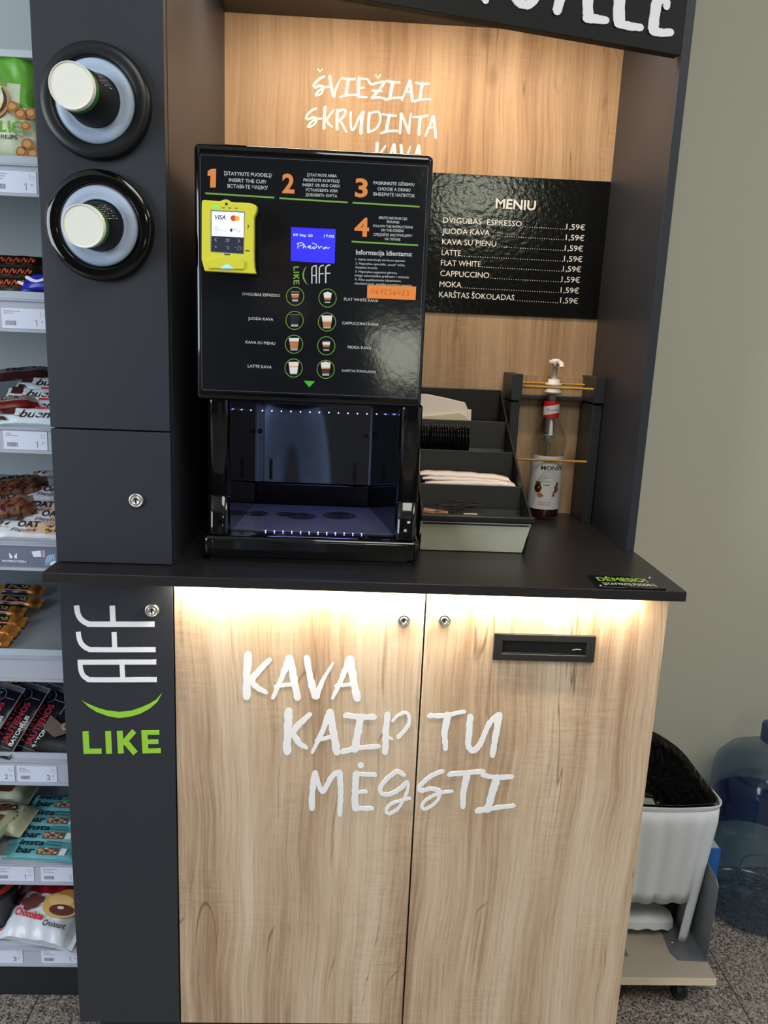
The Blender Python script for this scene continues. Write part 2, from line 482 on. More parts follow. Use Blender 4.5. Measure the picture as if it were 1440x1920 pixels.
# black column door with the logo
lp = MB().box(0.0005, X1-0.0012, 0.0, 0.018, 0.07, ZT-0.0012, bev=0.0008).done('logo_panel', MATTE, cab)
def lock(F, u, v, r, parent, name='lock'):
    p = F(u, v)
    m = MB()
    m.lathe([(r*1.0, 0), (r*1.0, 0.002), (r*0.93, 0.0045), (r*0.72, 0.005), (r*0.70, 0.0035), (r*0.60, 0.0035), (r*0.55, 0.006), (r*0.42, 0.0065), (r*0.40, 0.005), (0.0, 0.005)], p, (0, -1, 0), 32)
    o = m.done(name, CHROME, parent, label='chrome cam lock')
    k = MB().box(p.x-r*0.10, p.x+r*0.10, p.y-0.0056, p.y-0.0049, p.z-r*0.28, p.z+r*0.28).done('keyhole', DARKHOLE, o)
    return o
LG = crop(Y0, 110, 1120, 6.195)
def logo(F, mk, n=(0, -1, 0), lift=0.0006, S=None):
    """mk(x,y) remaps the logo's own coordinates before F"""
    G = (lambda x, y: F(*mk(x, y)))
    a = MB(); kw = dict(F=G, n=n, lift=lift, caps='flat')
    a.stroke([(1116, 311), (420, 311), (330, 300), (258, 250), (222, 180), (208, 92)], 62, **kw)
    a.stroke([(632, 300), (624, 95)], 64, **kw)
    a.stroke([(1128, 608), (440, 608), (345, 598), (275, 550), (240, 480), (228, 398)], 56, **kw)
    a.stroke([(652, 590), (644, 402)], 58, **kw)
    a.stroke([(1135, 751), (222, 753)], 56, **kw)
    a.stroke([(250, 752), (256, 830), (285, 905), (340, 945), (420, 957), (1142, 955)], 56, **kw)
    a.stroke([(735, 770), (745, 935)], 56, **kw)
    g = MB()
    up = [(255, 1180), (300, 1212), (380, 1250), (460, 1282), (560, 1310), (700, 1328), (840, 1315), (960, 1275), (1060, 1230), (1135, 1185), (1195, 1115)]
    dn = [(1198, 1120), (1145, 1215), (1060, 1290), (950, 1350), (830, 1385), (700, 1400), (580, 1380), (440, 1330), (340, 1265), (262, 1185)]
    # strip between the two edges
    n_ = len(dn); dn2 = dn[::-1]
    V = Vector(n).normalized()*lift
    for i in range(9):
        g.poly([G(*up[i])+V, G(*up[i+1])+V, G(*dn2[i+1])+V, G(*dn2[i])+V])
    g.poly([G(*up[9])+V, G(*up[10])+V, G(*dn2[9])+V])
    kw['F'] = G
    g.stroke([(312, 1553), (326, 1815)], 70, **kw); g.stroke([(300, 1788), (500, 1786)], 58, **kw)
    g.stroke([(575, 1550), (586, 1815)], 68, **kw)
    g.stroke([(710, 1548), (724, 1812)], 68, **kw); g.stroke([(880, 1550), (745, 1700)], 64, **kw); g.stroke([(765, 1660), (892, 1812)], 66, **kw)
    g.stroke([(995, 1545), (1010, 1808)], 70, **kw); g.stroke([(965, 1570), (1171, 1568)], 50, **kw)
    g.stroke([(990, 1677), (1160, 1675)], 50, **kw); g.stroke([(985, 1783), (1188, 1780)], 54, **kw)
    return a, g
a, g = logo(LG, lambda x, y: (x, y))
a.done('logo_lettering', WHITE, lp, label='white vinyl lettering'); g.done('logo_smile', LIME, lp, label='lime green smile arc and lettering')
lock(Y0, 285.5, 1144, 0.0115, lp)

def lettering(F, items, sc=1.14, rough=1.0, n=(0, -1, 0), lift=0.0006):
    m = MB()
    for pts, wd in items:
        wd_ = wd*sc if isinstance(wd, (int, float)) else (wd[0]*sc, wd[1]*sc)
        if len(pts) == 1:
            m.shape([(pts[0][0]+wd_/2*math.cos(2*PI*k/14), pts[0][1]+wd_/2*math.sin(2*PI*k/14)) for k in range(14)], F, n, lift)
        else: m.stroke(pts, wd_, F, n, lift, rough=rough)
    return m
dl = MB().box(X1+0.0012, XS-0.0015, 0.0, 0.018, 0.07, ZT-0.0012, bev=0.0008).done('door', OAK, cab, label='left oak door')
dr = MB().box(XS+0.0015, W, 0.0, 0.018, 0.07, ZT-0.0012, bev=0.0008).done('door', OAK, cab, label='right oak door with a waste slot')
lock(Y0, 757, 1162, 0.0108, dl); lock(Y0, 833, 1162, 0.0108, dr)
D = crop(Y0, 420, 1200, 2.483)
left_l = [
 ([(112, 68), (106, 170), (106, 262)], 32), ([(212, 92), (165, 140), (122, 190)], (20, 26)), ([(122, 178), (150, 218), (195, 243)], (26, 18)),
 ([(302, 84), (268, 175), (228, 268)], (28, 16)), ([(305, 84), (325, 180), (342, 266)], 30), ([(240, 216), (335, 202)], 15),
 ([(385, 82), (402, 180), (424, 258)], (24, 32)), ([(430, 262), (462, 185), (508, 108)], (28, 9)),
 ([(583, 88), (548, 178), (506, 270)], (26, 14)), ([(588, 88), (604, 190), (620, 270)], 31), ([(520, 213), (608, 205)], 14),
 ([(302, 330), (296, 430), (295, 518)], 32), ([(400, 346), (355, 388), (310, 440)], (20, 26)), ([(318, 428), (348, 478), (384, 500)], (26, 16)),
 ([(492, 336), (458, 425), (412, 522)], (28, 14)), ([(494, 336), (510, 430), (526, 520)], 31), ([(430, 467), (515, 447)], 15),
 ([(566, 351), (630, 358), (700, 358)], 22), ([(636, 358), (622, 440), (610, 508)], 30), ([(552, 520), (630, 503), (722, 494)], (22, 16)),
 ([(762, 346), (754, 430), (750, 520)], 26), ([(765, 452), (786, 462)], (18, 6)), ([(785, 378), (812, 350), (848, 338), (862, 362), (854, 405), (812, 452)], (10, 16)),
 ([(424, 618), (412, 700), (410, 782)], 24), ([(426, 616), (444, 680), (464, 704), (500, 640), (536, 614)], 20), ([(538, 616), (543, 710), (540, 812)], (26, 18)),
 ([(637, 582)], 26), ([(616, 622), (611, 700), (612, 782)], 28), ([(612, 622), (704, 628)], 17), ([(620, 707), (664, 705)], 14), ([(606, 784), (690, 783)], 18),
 ([(838, 628), (805, 612), (756, 650), (728, 690), (738, 716), (778, 716), (822, 690), (852, 660)], 17),
 ([(858, 664), (852, 706), (814, 780), (770, 808), (756, 794), (776, 764), (830, 744), (866, 736)], 13)]
right_l = [
 ([(956, 352), (1020, 352), (1120, 333)], (20, 15)), ([(1040, 350), (1028, 430), (1031, 506)], (32, 20)),
 ([(1146, 356), (1140, 440), (1140, 498), (1165, 514), (1196, 478), (1232, 395), (1272, 352)], (26, 20)), ([(1280, 350), (1264, 450), (1250, 538)], (30, 20)),
 ([(1018, 610), (960, 636), (912, 680), (918, 702), (962, 692), (1006, 702)], 17), ([(1010, 702), (990, 752), (940, 786), (922, 774), (942, 744), (1000, 714), (1062, 703)], 13),
 ([(1048, 626), (1110, 620), (1208, 612)], 19), ([(1132, 622), (1116, 700), (1112, 776)], (30, 20)),
 ([(1204, 628), (1265, 640), (1340, 635)], 19), ([(1272, 640), (1246, 720), (1226, 788)], 30), ([(1178, 795), (1260, 783), (1350, 770)], (22, 16))]
lettering(D, left_l).done('lettering', WHITE, dl, label='white brush lettering')
lettering(D, right_l).done('lettering', WHITE, dr, label='white brush lettering')
# waste slot: four mitred bars round a dark opening with a lip
p0, p1 = Y0(926, 1186), Y0(1115, 1239)
sx0, sx1, sz0, sz1 = 0.7125, 0.8833, 0.8050, 0.8515
fr = MB(); b_ = 0.0145
for (q, w_) in ((((sx0, sz1), (sx1, sz1), (sx1-b_, sz1-b_*0.8), (sx0+b_, sz1-b_*0.8)), 0), (((sx0, sz0), (sx0+b_, sz0+b_*0.8), (sx1-b_, sz0+b_*0.8), (sx1, sz0)), 0),
                (((sx0, sz0), (sx0, sz1), (sx0+b_, sz1-b_*0.8), (sx0+b_, sz0+b_*0.8)), 0), (((sx1, sz0), (sx1-b_, sz0+b_*0.8), (sx1-b_, sz1-b_*0.8), (sx1, sz1)), 0)):
    fr.prism([(x, 0.0, z) for x, z in q], (0, -0.006, 0), bev=0.0005)
fo = fr.done('waste_slot_frame', MATTE2, dr, label='black mitred frame round the waste slot')
MB().box(sx0+b_, sx1-b_, -0.0012, -0.0002, sz0+b_*0.8, sz1-b_*0.8).done('slot_opening', DARKHOLE, fo)
MB().box(sx0+b_, sx1-b_, -0.0035, -0.0015, sz0+b_*0.8, sz0+b_*0.8+0.0022, bev=0.0006).done('slot_lip', GLOSS2, fo)
MB().tube([Y0(1072, 1218)+Vector((0, -0.0025, 0)), Y0(1080, 1216)+Vector((0, -0.003, 0)), Y0(1088, 1217)+Vector((0, -0.0025, 0))], 0.0009).done('slot_catch', CHROME, fo)

# worktop
wt = MB().box(-0.0027, 1.0035, -0.0564, 0.52, ZT, Z1, bev=0.0009, seg=1).done('worktop', TOPM)
tag(wt, 'long thin black laminate worktop overhanging the oak doors', 'worktop')
# light strip under the overhang
ls = thing('led_strip', 'thin warm glowing light strip under the front edge of the worktop', 'light strip', (0.57, -0.0165, ZT))
MB().box(0.187, 0.955, -0.0225, -0.0105, ZT-0.004, ZT-0.0002).done('channel', mat('aluminium', (180, 180, 182), rough=0.3, metal=1), ls)
MB().box(0.19, 0.952, -0.0200, -0.0130, ZT-0.0046, ZT-0.0039).done('diffuser', mat('warm_led', (255, 222, 178), emit=4), ls)
# little warning plate lying on the worktop
NP = onZ(Z1+0.004)
pl = thing('warning_plate', 'small black and green warning plate screwed flat on the right end of the worktop', 'sign', NP(1160, 1088))
q = [NP(1103, 1077), NP(1222, 1078), NP(1243, 1101), NP(1120, 1098.5)]
x0, x1_, yb, yf = q[3].x, 0.985, q[0].y, q[3].y
x0 = (q[0].x+q[3].x)/2
MB().box(x0, 0.972, yf, yb, Z1, Z1+0.003, bev=0.0008, seg=1).done('plate', mat('plate_black', (16, 17, 17), rough=0.12), pl)
FR = frame((x0, yf, Z1+0.003), (1, 0, 0), (0, 1, 0))
wd = 0.972-x0; dp = yb-yf
m = MB(); m.text('DĖMESIO!', FR, (0.010, dp*0.50), (wd-0.018, dp*0.50), 0.3*dp, n=(0, 0, 1), up=(0, 1, 0), bold=0.02)
m.done('heading', LIME, pl, label='green heading')
m = MB(); m.text('ĮSTATYKITE PUODELĮ', FR, (0.012, dp*0.16), (wd-0.012, dp*0.16), 0.18*dp, n=(0, 0, 1), up=(0, 1, 0), bold=0.01)
m.done('caption', WHITEP, pl, label='white caption')
for sx, sy in ((0.005, 0.005), (wd-0.006, dp-0.005)):
    MB().lathe([(0.0022, 0), (0.002, 0.0008), (0, 0.001)], (x0+sx, yf+sy, Z1+0.003), (0, 0, 1), 12).done('screw', CHROME, pl)

# ================================================================== upper frame round the niche
XR, YR, YB, ZC = 0.9877, 0.1893, 0.5113, 1.9395
ZTOP = 2.25
fr = thing('niche_surround', 'tall black surround standing on the worktop with an oak back panel', 'cabinet', (0.6, 0.4, Z1))
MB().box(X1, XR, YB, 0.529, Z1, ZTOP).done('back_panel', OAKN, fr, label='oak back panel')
MB().box(XR, 1.0035, YR, 0.529, Z1, ZTOP, bev=0.0006, seg=1).done('side_panel', MATTE, fr)
sn = Vector((-0.2189+0.0, 0, 0))
sA, sB = Vector((X1-0.0, -0.0300, 1.80)), Vector((XR, 0.1890, 1.80))
dirx = (sB-sA).normalized(); nrm = Vector((dirx.y, -dirx.x, 0))
# ceiling board of the niche, cut to the slanting front
cb = MB(); cb.prism([(X1+0.0005, 0.0, ZC), (XR-0.0005, YR+0.02, ZC), (XR-0.0005, YB-0.0005, ZC), (X1+0.0005, YB-0.0005, ZC)], (0, 0, 0.018)); cb.done('ceiling_board', MATTE, fr)
BW = onY(YB)
U = crop(BW, 560, 120, 5.143)
upper = [
 ([(186, 48), (206, 74), (230, 48)], 12), ([(244, 122), (192, 150), (146, 205), (160, 226), (200, 212), (240, 218)], 22),
 ([(242, 222), (222, 280), (178, 306), (166, 296), (192, 262), (245, 228), (292, 224)], 18),
 ([(300, 118), (314, 220), (334, 308)], 26), ([(340, 312), (364, 225), (402, 152)], (24, 12)),
 ([(416, 138), (480, 148), (540, 146)], 20), ([(482, 145), (466, 230), (454, 302)], 27), ([(402, 320), (460, 302), (556, 300)], 20),
 ([(582, 136), (576, 230), (578, 315)], 26), ([(580, 140), (664, 149)], 18), ([(590, 232), (630, 228)], 16), ([(578, 319), (655, 322)], 18),
 ([(742, 106), (766, 136), (788, 106)], 12), ([(674, 162), (700, 196), (770, 180), (826, 176), (804, 215), (742, 290), (708, 328)], 21),
 ([(712, 260), (800, 262)], 16), ([(706, 332), (770, 322), (830, 336)], 18),
 ([(846, 164), (905, 176), (970, 178)], 20), ([(908, 178), (892, 260), (882, 332)], 27), ([(836, 346), (900, 330), (986, 325)], 20),
 ([(1072, 164), (1034, 255), (994, 352)], (24, 14)), ([(1072, 164), (1086, 265), (1096, 358)], 26), ([(1030, 271), (1090, 262)], 14),
 ([(1132, 182), (1190, 192), (1254, 190)], 20), ([(1192, 190), (1178, 270), (1168, 346)], 27), ([(1116, 360), (1180, 345), (1268, 340)], 20),
 ([(166, 430), (112, 460), (74, 515), (92, 534), (140, 516), (176, 530)], 22), ([(176, 532), (152, 582), (102, 610), (92, 600), (120, 562), (170, 532), (216, 528)], 18),
 ([(256, 416), (246, 520), (245, 622)], 26), ([(336, 446), (260, 548)], (18, 22)), ([(266, 534), (290, 580), (324, 606)], (24, 16)),
 ([(376, 446), (368, 540), (371, 628)], 26), ([(382, 460), (430, 440), (452, 462), (432, 510), (390, 546)], 22), ([(396, 545), (430, 600), (458, 655)], (24, 18)),
 ([(502, 466), (500, 560), (510, 634), (536, 624), (572, 540), (616, 466)], 20), ([(622, 466), (606, 560), (600, 668)], 27),
 ([(682, 476), (672, 570), (674, 658)], 26), ([(688, 478), (760, 460), (788, 500), (780, 572), (740, 630), (684, 654)], 18),
 ([(812, 486), (870, 496), (936, 500)], 19), ([(872, 496), (858, 575), (846, 652)], 27), ([(794, 668), (860, 650), (950, 646)], 20),
 ([(986, 482), (982, 570), (976, 668)], 22), ([(990, 482), (1030, 580), (1062, 668)], 22), ([(1064, 670), (1070, 570), (1082, 482)], 17),
 ([(1106, 516), (1170, 510), (1242, 500)], 19), ([(1174, 510), (1164, 600), (1160, 680)], 25),
 ([(1298, 508), (1262, 600), (1220, 696)], (24, 14)), ([(1300, 506), (1312, 600), (1320, 708)], 25), ([(1244, 622), (1312, 612)], 14),
 ([(758, 765), (752, 870), (750, 975)], 26), ([(836, 792), (768, 890)], (16, 22)), ([(770, 884), (800, 930), (836, 960)], (24, 16)),
 ([(918, 780), (884, 870), (850, 978)], (24, 14)), ([(920, 780), (930, 880), (938, 976)], 26), ([(878, 892), (930, 886)], 14),
 ([(986, 786), (998, 880), (1014, 975)], 26), ([(1018, 978), (1044, 890), (1078, 796)], (24, 12)),
 ([(1156, 790), (1126, 880), (1092, 980)], (24, 14)), ([(1158, 790), (1164, 880), (1172, 978)], 26), ([(1118, 894), (1166, 888)], 14)]
lettering(U, upper, rough=0.6).done('lettering', WHITE, fr, label='white brush lettering on the oak back panel')

# header sign: a tall board whose face runs back to the right
hs = thing('header_sign', 'black header sign with big white brush letters above the niche', 'sign', (0.6, 0.08, 1.8))
bd_ = MB(); A_, B_ = sA.copy(), sB.copy()
bd_.prism([A_, B_, B_-nrm*0.018, A_-nrm*0.018], (0, 0, 0.42), bev=0.0006)
bo = bd_.done('board', mat('sign_black', (14, 15, 17), rough=0.5, spec=0.3), hs)
SG = crop(onPlane(sA, nrm), 800, 0, 2.667)
sign = [([(212, -218), (366, -200)], 36), ([(285, -205), (292, 6)], (56, 34)),
        ([(500, -190), (448, -150), (432, -60), (458, 10), (508, 24), (552, -30), (570, -120), (545, -182), (498, -188)], 46), ([(604, -178), (770, -160)], 38), ([(688, -165), (668, -20), (650, 58)], (58, 42)),
        ([(832, -150), (806, 0), (806, 86)], (56, 48)), ([(800, 92), (850, 98), (892, 104)], (50, 38)), ([(826, -40), (884, -36)], 34), ([(836, -150), (912, -138)], 38),
        ([(985, -130), (962, 0), (960, 112)], 54), ([(955, 118), (1010, 132), (1064, 140)], (46, 38)),
        ([(1180, -100), (1145, 30), (1130, 150)], 50), ([(1128, 155), (1170, 165), (1214, 164)], (44, 40)), ([(1150, 5), (1195, 8), (1196, 36)], 34), ([(1180, -108), (1256, -92)], 40)]
lettering(SG, sign, sc=1.0, n=nrm, lift=0.002, rough=0.5).done('lettering', WHITE, bo, label='white brush lettering')

# ================================================================== cup tower
tw = thing('cup_tower', 'tall matte black column on the left holding two round cup dispensers', 'cabinet', (0.09, 0.25, Z1))
t = MB(); t.box(0.0, X1, 0.018, 0.529, Z1, ZTOP); t.done('body', MATTE, tw)
zs1, zs2 = Y0(200, 806).z, 0
MB().box(0.0, X1-0.0008, 0.0, 0.018, zs1+0.0012, ZTOP, bev=0.0008).done('dispenser_panel', MATTE, tw)
dp_ = MB().box(0.0, X1-0.0008, 0.0, 0.018, Z1+0.0015, zs1-0.0012, bev=0.0008).done('door', MATTE, tw)
lock(Y0, 256, 938, 0.0118, dp_)
SIL = mat('milky_silicone_ring', (172, 188, 212), rough=0.38, spec=0.4, trans=0.0)
CUPW = mat('white_cup_paper', (236, 236, 226), rough=0.5)
CUPB = mat('black_cup_print', (10, 10, 11), rough=0.55, spec=0.2)
CUPG = mat('green_cup_band', (34, 112, 40), rough=0.5)
def dispenser(cx, cz, glossy):
    p = (cx, 0, cz)
    d = MB()
    d.lathe([(0.0780, 0.0), (0.0775, 0.009), (0.0760, 0.0130), (0.0735, 0.0150), (0.0680, 0.0160), (0.0600, 0.0158), (0.0572, 0.0146), (0.0562, 0.010), (0.0560, 0.004)], p, (0, -1, 0), 64, cap=False)
    o = d.done('dispenser_ring', GLOSS if glossy else mat('ring_black', (20, 22, 26), rough=0.36), tw, label='black plastic dispenser ring')
    e = MB(); e.lathe([(0.0561, 0.0095), (0.0535, 0.0125), (0.0480, 0.0140), (0.0420, 0.0136), (0.0385, 0.0122), (0.0366, 0.0132), (0.0358, 0.0120), (0.0356, 0.002)], p, (0, -1, 0), 64, cap=False)
    e.done('cup_gripper', SIL, o, label='milky blue flexible ring')
    h = MB(); h.lathe([(0.0555, 0.004), (0.0, 0.004)], p, (0, -1, 0), 32, cap=False); h.done('throat', DARKHOLE, o)
def cup(cx, cz, tip, label):
    """paper cup stored on its side: its closed base points out towards the customer"""
    a = Vector((cx, -0.006, cz)); b = tip; ax = (b-a); L_ = ax.length
    o = thing('paper_cup', label, 'cup', a, group='paper cups in the dispensers')
    m = MB()
    m.lathe([(0.0362, -0.045), (0.0352, 0.004), (0.0290, L_-0.022)], a, ax, 48, cap=False); m.done('sleeve', CUPB, o, label='black printed sleeve')
    m = MB(); m.lathe([(0.0290, L_-0.022), (0.0284, L_-0.009)], a, ax, 48, cap=False); m.done('band', CUPG, o, label='green band')
    m = MB(); m.lathe([(0.0287, L_-0.010), (0.0283, L_), (0.0274, L_+0.0005), (0.0268, L_-0.0012)], a, ax, 48, cap=False); m.lathe([(0.0269, L_-0.0012), (0.0, L_-0.0013)], a, ax, 48, cap=False, smooth=False); m.done('base', CUPW, o, label='white paper base')
    # printed text block on the sleeve
    axn = ax.normalized(); e1 = axn.cross(Vector((0, 0, 1))).normalized(); e2 = e1.cross(axn)
    pr = MB()
    for r_ in range(7):
        for k in range(5):
            th = math.radians(118+r_*6.5); s0 = L_*0.30+k*0.0085+random.uniform(0, 0.002); s1 = s0+random.uniform(0.003, 0.0075)
            R_ = 0.0353
            def q_(s_, t_):
                rr = R_-(0.0062*max(0, s_)/L_)+0.0001
                return a+axn*s_+(e1*math.cos(t_)+e2*math.sin(t_))*rr
            pr.poly([q_(s0, th), q_(s1, th), q_(s1, th+0.035), q_(s0, th+0.035)], mi=(r_+k) % 3)
    pr.done('print', [WHITEP, mat('print_red', (190, 60, 60)), mat('print_blue', (120, 170, 200))], o, label='small coloured printing')
c1c = Vector((0.0879, 0, 1.631)); c2c = Vector((0.0881, 0, 1.4642))
dispenser(c1c.x, c1c.z, False); dispenser(c2c.x, c2c.z, True)
cup(c1c.x+0.001, c1c.z-0.001, onY(-0.115)(133, 160), 'black paper cup sticking out of the upper dispenser, white base outwards')
cup(c2c.x+0.001, c2c.z-0.001, onY(-0.085)(155, 424), 'black paper cup sticking out of the lower dispenser, white base outwards')

# ================================================================== menu board
MN = onY(YB-0.004)
mb = thing('menu_board', 'glossy black menu board with white prices on the oak back panel', 'sign', (0.8, YB-0.002, 1.38))
def menu_mat():
    m = mat('menu_film', (13, 14, 13), rough=0.12, spec=0.5)
    nt = m.node_tree; b = nt.nodes['Principled BSDF']; L = nt.links.new
    tc = nt.nodes.new('ShaderNodeTexCoord'); n = nt.nodes.new('ShaderNodeTexNoise'); n.inputs['Scale'].default_value = 95; n.inputs['Detail'].default_value = 3
    L(tc.outputs['Object'], n.inputs['Vector'])
    bp = nt.nodes.new('ShaderNodeBump'); bp.inputs['Strength'].default_value = 0.28; bp.inputs['Distance'].default_value = 0.0014
    L(n.outputs['Fac'], bp.inputs['Height']); L(bp.outputs['Normal'], b.inputs['Normal'])
    return m
MB().box(0.600, 0.9865, YB-0.004, YB-0.0005, 1.3830, 1.6625, bev=0.0008, seg=1).done('board', menu_mat(), mb)
E = crop(onY(YB-0.004), 800, 320, 4.0)
m = MB(); m.text('MENIU', E, (516, 280), (815, 297), 72, bold=0.018); 
rows = [('DVIGUBAS  ESPRESSO', 122, 390, 712, 420, 1046, 440, 1186, 447), ('JUODA KAVA', 117, 472, 472, 486, 1042, 520, 1180, 527), ('KAVA SU PIENU', 115, 552, 520, 570, 1034, 600, 1170, 607),
        ('LATTE', 111, 632, 255, 640, 1028, 680, 1166, 686), ('FLAT WHITE', 106, 710, 405, 722, 1020, 755, 1156, 762), ('CAPPUCCINO', 101, 790, 468, 806, 1010, 835, 1148, 841),
        ('MOKA', 95, 870, 260, 878, 1003, 915, 1140, 922), ('KARŠTAS ŠOKOLADAS', 92, 948, 656, 973, 1000, 992, 1133, 999)]
for s_, x0, y0, x1_, y1, px0, py0, px1, py1 in rows:
    m.text(s_, E, (x0, y0), (x1_, y1), 42, bold=0.004)
    m.text('1,59€', E, (px0, py0), (px1, py1), 42, bold=0.004)
    k = x1_+10
    while k < px0-6:
        yy = y1+(py0-y1)*(k-x1_)/(px0-x1_)
        m.shape([(k-2.6, yy-2.6), (k+2.6, yy-2.6), (k+2.6, yy+2.6), (k-2.6, yy+2.6)], E, lift=0.0004)
        k += 17.5
m.done('price_list', WHITEP, mb, label='white menu lettering and prices')
# ================================================================== coffee machine
YD = 0.005
cm = thing('coffee_machine', 'glossy black countertop coffee machine with a printed front door', 'coffee machine', (0.40, 0.25, Z1))
DX0, DX1, DZ0, DZ1 = 0.2215, 0.5715, 1.2170, 1.5882
MB().box(0.228, 0.574, 0.050, 0.475, 1.2175, 1.580, bev=0.006).done('body', GLOSS, cm)
door = MB().box(DX0, DX1, YD, 0.052, DZ0, DZ1, bev=0.009, seg=4).done('front_door', GLOSS, cm)
YP = YD-0.0012
PF = onY(YP)
px0, px1, pz0, pz1 = PF(373, 500).x, PF(797, 500).x, PF(580, 742).z, PF(590, 297).z
pn = MB().box(px0, px1, YP, YD+0.001, pz0, pz1, bev=0.0006, seg=1).done('printed_panel', None or mat('printed_panel_black', (24, 26, 30), rough=0.10, bump=0.06, bscale=80), door)
# four thin edge lines
PE = MB()
for a_, b_ in (((px0+0.004, pz1-0.003), (px1-0.004, pz1-0.003)), ((px0+0.004, pz0+0.003), (px1-0.004, pz0+0.003)), ((px0+0.003, pz0+0.004), (px0+0.003, pz1-0.004)), ((px1-0.003, pz0+0.004), (px1-0.003, pz1-0.004))):
    PE.stroke([a_, b_], 0.0009, lambda x, z: Vector((x, YP, z)), lift=0.0002, spline=False, caps='flat')
PE.done('panel_outline', mat('outline_grey', (74, 76, 80), rough=0.3), door)
K4 = crop(PF, 350, 250, 3.0)
KB = crop(PF, 520, 410, 4.966)
KC = crop(PF, 440, 530, 4.966)
for s_, a_, b_, h_ in (('1', (118, 303), (166, 305), 103), ('2', (537, 332), (606, 335), 104), ('3', (946, 354), (1017, 358), 100), ('4', (942, 575), (1025, 579), 100)):
    m = MB()
    if s_ == '1': m.shape([(118, 212), (140, 200), (166, 200), (164, 305), (132, 305), (134, 238), (118, 240)], K4, lift=0.0003)
    else: m.text(s_, K4, a_, b_, h_, bold=0.03, lift=0.0003)
    m.done('step_number', ORANGE, door, label='orange number %s' % s_)
for a_, b_ in (((105, 337), (493, 362)), ((521, 365), (906, 389)), ((933, 390), (1310, 413)), ((928, 609), (1302, 630))):
    MB().stroke([a_, b_], 9, K4, lift=0.0003, spline=False, caps='flat').done('divider_line', GREENP, door)
blocks = [
 [('ĮSTATYKITE PUODELĮ/', (210, 234), (480, 247), 20), ('INSERT THE CUP/', (238, 272), (448, 283), 20), ('ВСТАВЬТЕ ЧАШКУ', (230, 306), (456, 317), 20)],
 [('ĮSTATYKITE ARBA', (677, 241), (845, 248), 16), ('PRIDĖKITE KORTELĘ/', (657, 270), (862, 277), 16), ('INSERT OR ADD CARD/', (652, 297), (863, 305), 16), ('УСТАНОВИТЬ ИЛИ', (668, 325), (847, 333), 16), ('ДОБАВИТЬ КАРТА', (669, 353), (846, 361), 16)],
 [('PASIRINKITE GĖRIMĄ/', (1050, 287), (1282, 298), 18), ('CHOOSE A DRINK/', (1073, 320), (1260, 329), 18), ('ВЫБЕРИТЕ НАПИТОК', (1050, 350), (1283, 361), 18)],
 [('SEKITE INSTRUKCIJĄ', (1080, 481), (1242, 488), 14), ('EKRANE/', (1125, 504), (1197, 508), 14), ('FOLLOW THE INSTRUCTIONS', (1049, 527), (1272, 536), 14), ('ON THE SCREEN/', (1092, 551), (1222, 556), 14), ('СЛЕДУЙТЕ ИНСТРУКЦИЯМ', (1050, 576), (1267, 584), 14), ('НА ЭКРАНЕ', (1115, 601), (1202, 605), 14)]]
INK = mat('panel_print', (196, 198, 200), rough=0.4)
for bl in blocks:
    m = MB()
    for s_, a_, b_, h_ in bl: m.text(s_, K4, a_, b_, h_, bold=0.012, lift=0.0003)
    m.done('instruction_text', INK, door, label='white printed instruction')
m = MB(); m.text('Informacija klientams:', K4, (952, 681), (1268, 692), 27, bold=0.02, lift=0.0003)
for s_, a_, b_ in (('1. Sekite instrukciją ant kavos aparato.', (950, 714), (1230, 723)), ('2. Nepavykus apmokėti „touch“ būdu,', (950, 737), (1228, 748)), ('įstatykite kortelę.', (948, 759), (1075, 764)),
                   ('3. Nepavykus pagaminti gėrimo,', (948, 782), (1185, 792)), ('pinigai automatiškai grąžinami į sąskaitą.', (946, 804), (1252, 816)), ('4. Kilus papildomiems klausimams,', (946, 827), (1207, 837)),
                   ('skambinti tech. pagalbai nurodytu numeriu.', (944, 849), (1270, 862))):
    m.text(s_, K4, a_, b_, 12.5, lift=0.0003, bold=0.004)
m.done('customer_information', INK, door, label='white printed customer information')
# display
BLUE = mat('blue_display', (42, 40, 250), rough=0.3, emit=0.95)
scn = MB(); scn.shape([(588, 528), (838, 540), (832, 733), (586, 718)], K4, lift=0.0006); so = scn.done('display', BLUE, door, label='bright blue lit display')
DT = mat('display_text', (190, 200, 255), emit=0.9)
m = MB(); m.text('09 Sep 20', K4, (600, 577), (708, 583), 14, lift=0.0009, bold=0.01); m.text('17:02', K4, (773, 584), (830, 587), 14, lift=0.0009, bold=0.01)
for pts in ([(196, 224), (190, 276)], [(180, 238), (225, 224), (244, 240), (205, 256)], [(252, 240), (240, 275)], [(243, 270), (262, 256), (268, 275)], [(288, 266), (312, 260), (300, 250), (285, 266), (316, 278)],
            [(348, 262), (325, 270), (345, 279), (370, 256), (352, 236), (325, 228)], [(384, 258), (388, 278), (402, 262), (416, 262)], [(452, 264), (425, 274), (440, 282), (460, 265), (468, 278), (488, 268)]):
    m.stroke(pts, 5.5, KB, lift=0.0009)
m.done('display_text', DT, so)
# logo
la, lg = logo(KB, lambda X, Y: (495-(Y-90)*0.2, 430+(X-205)*0.187), lift=0.0003)
la.done('logo_lettering', mat('logo_silver', (205, 205, 208), rough=0.35), door); lg.done('logo_smile', GREENP, door, label='green logo arc and word')
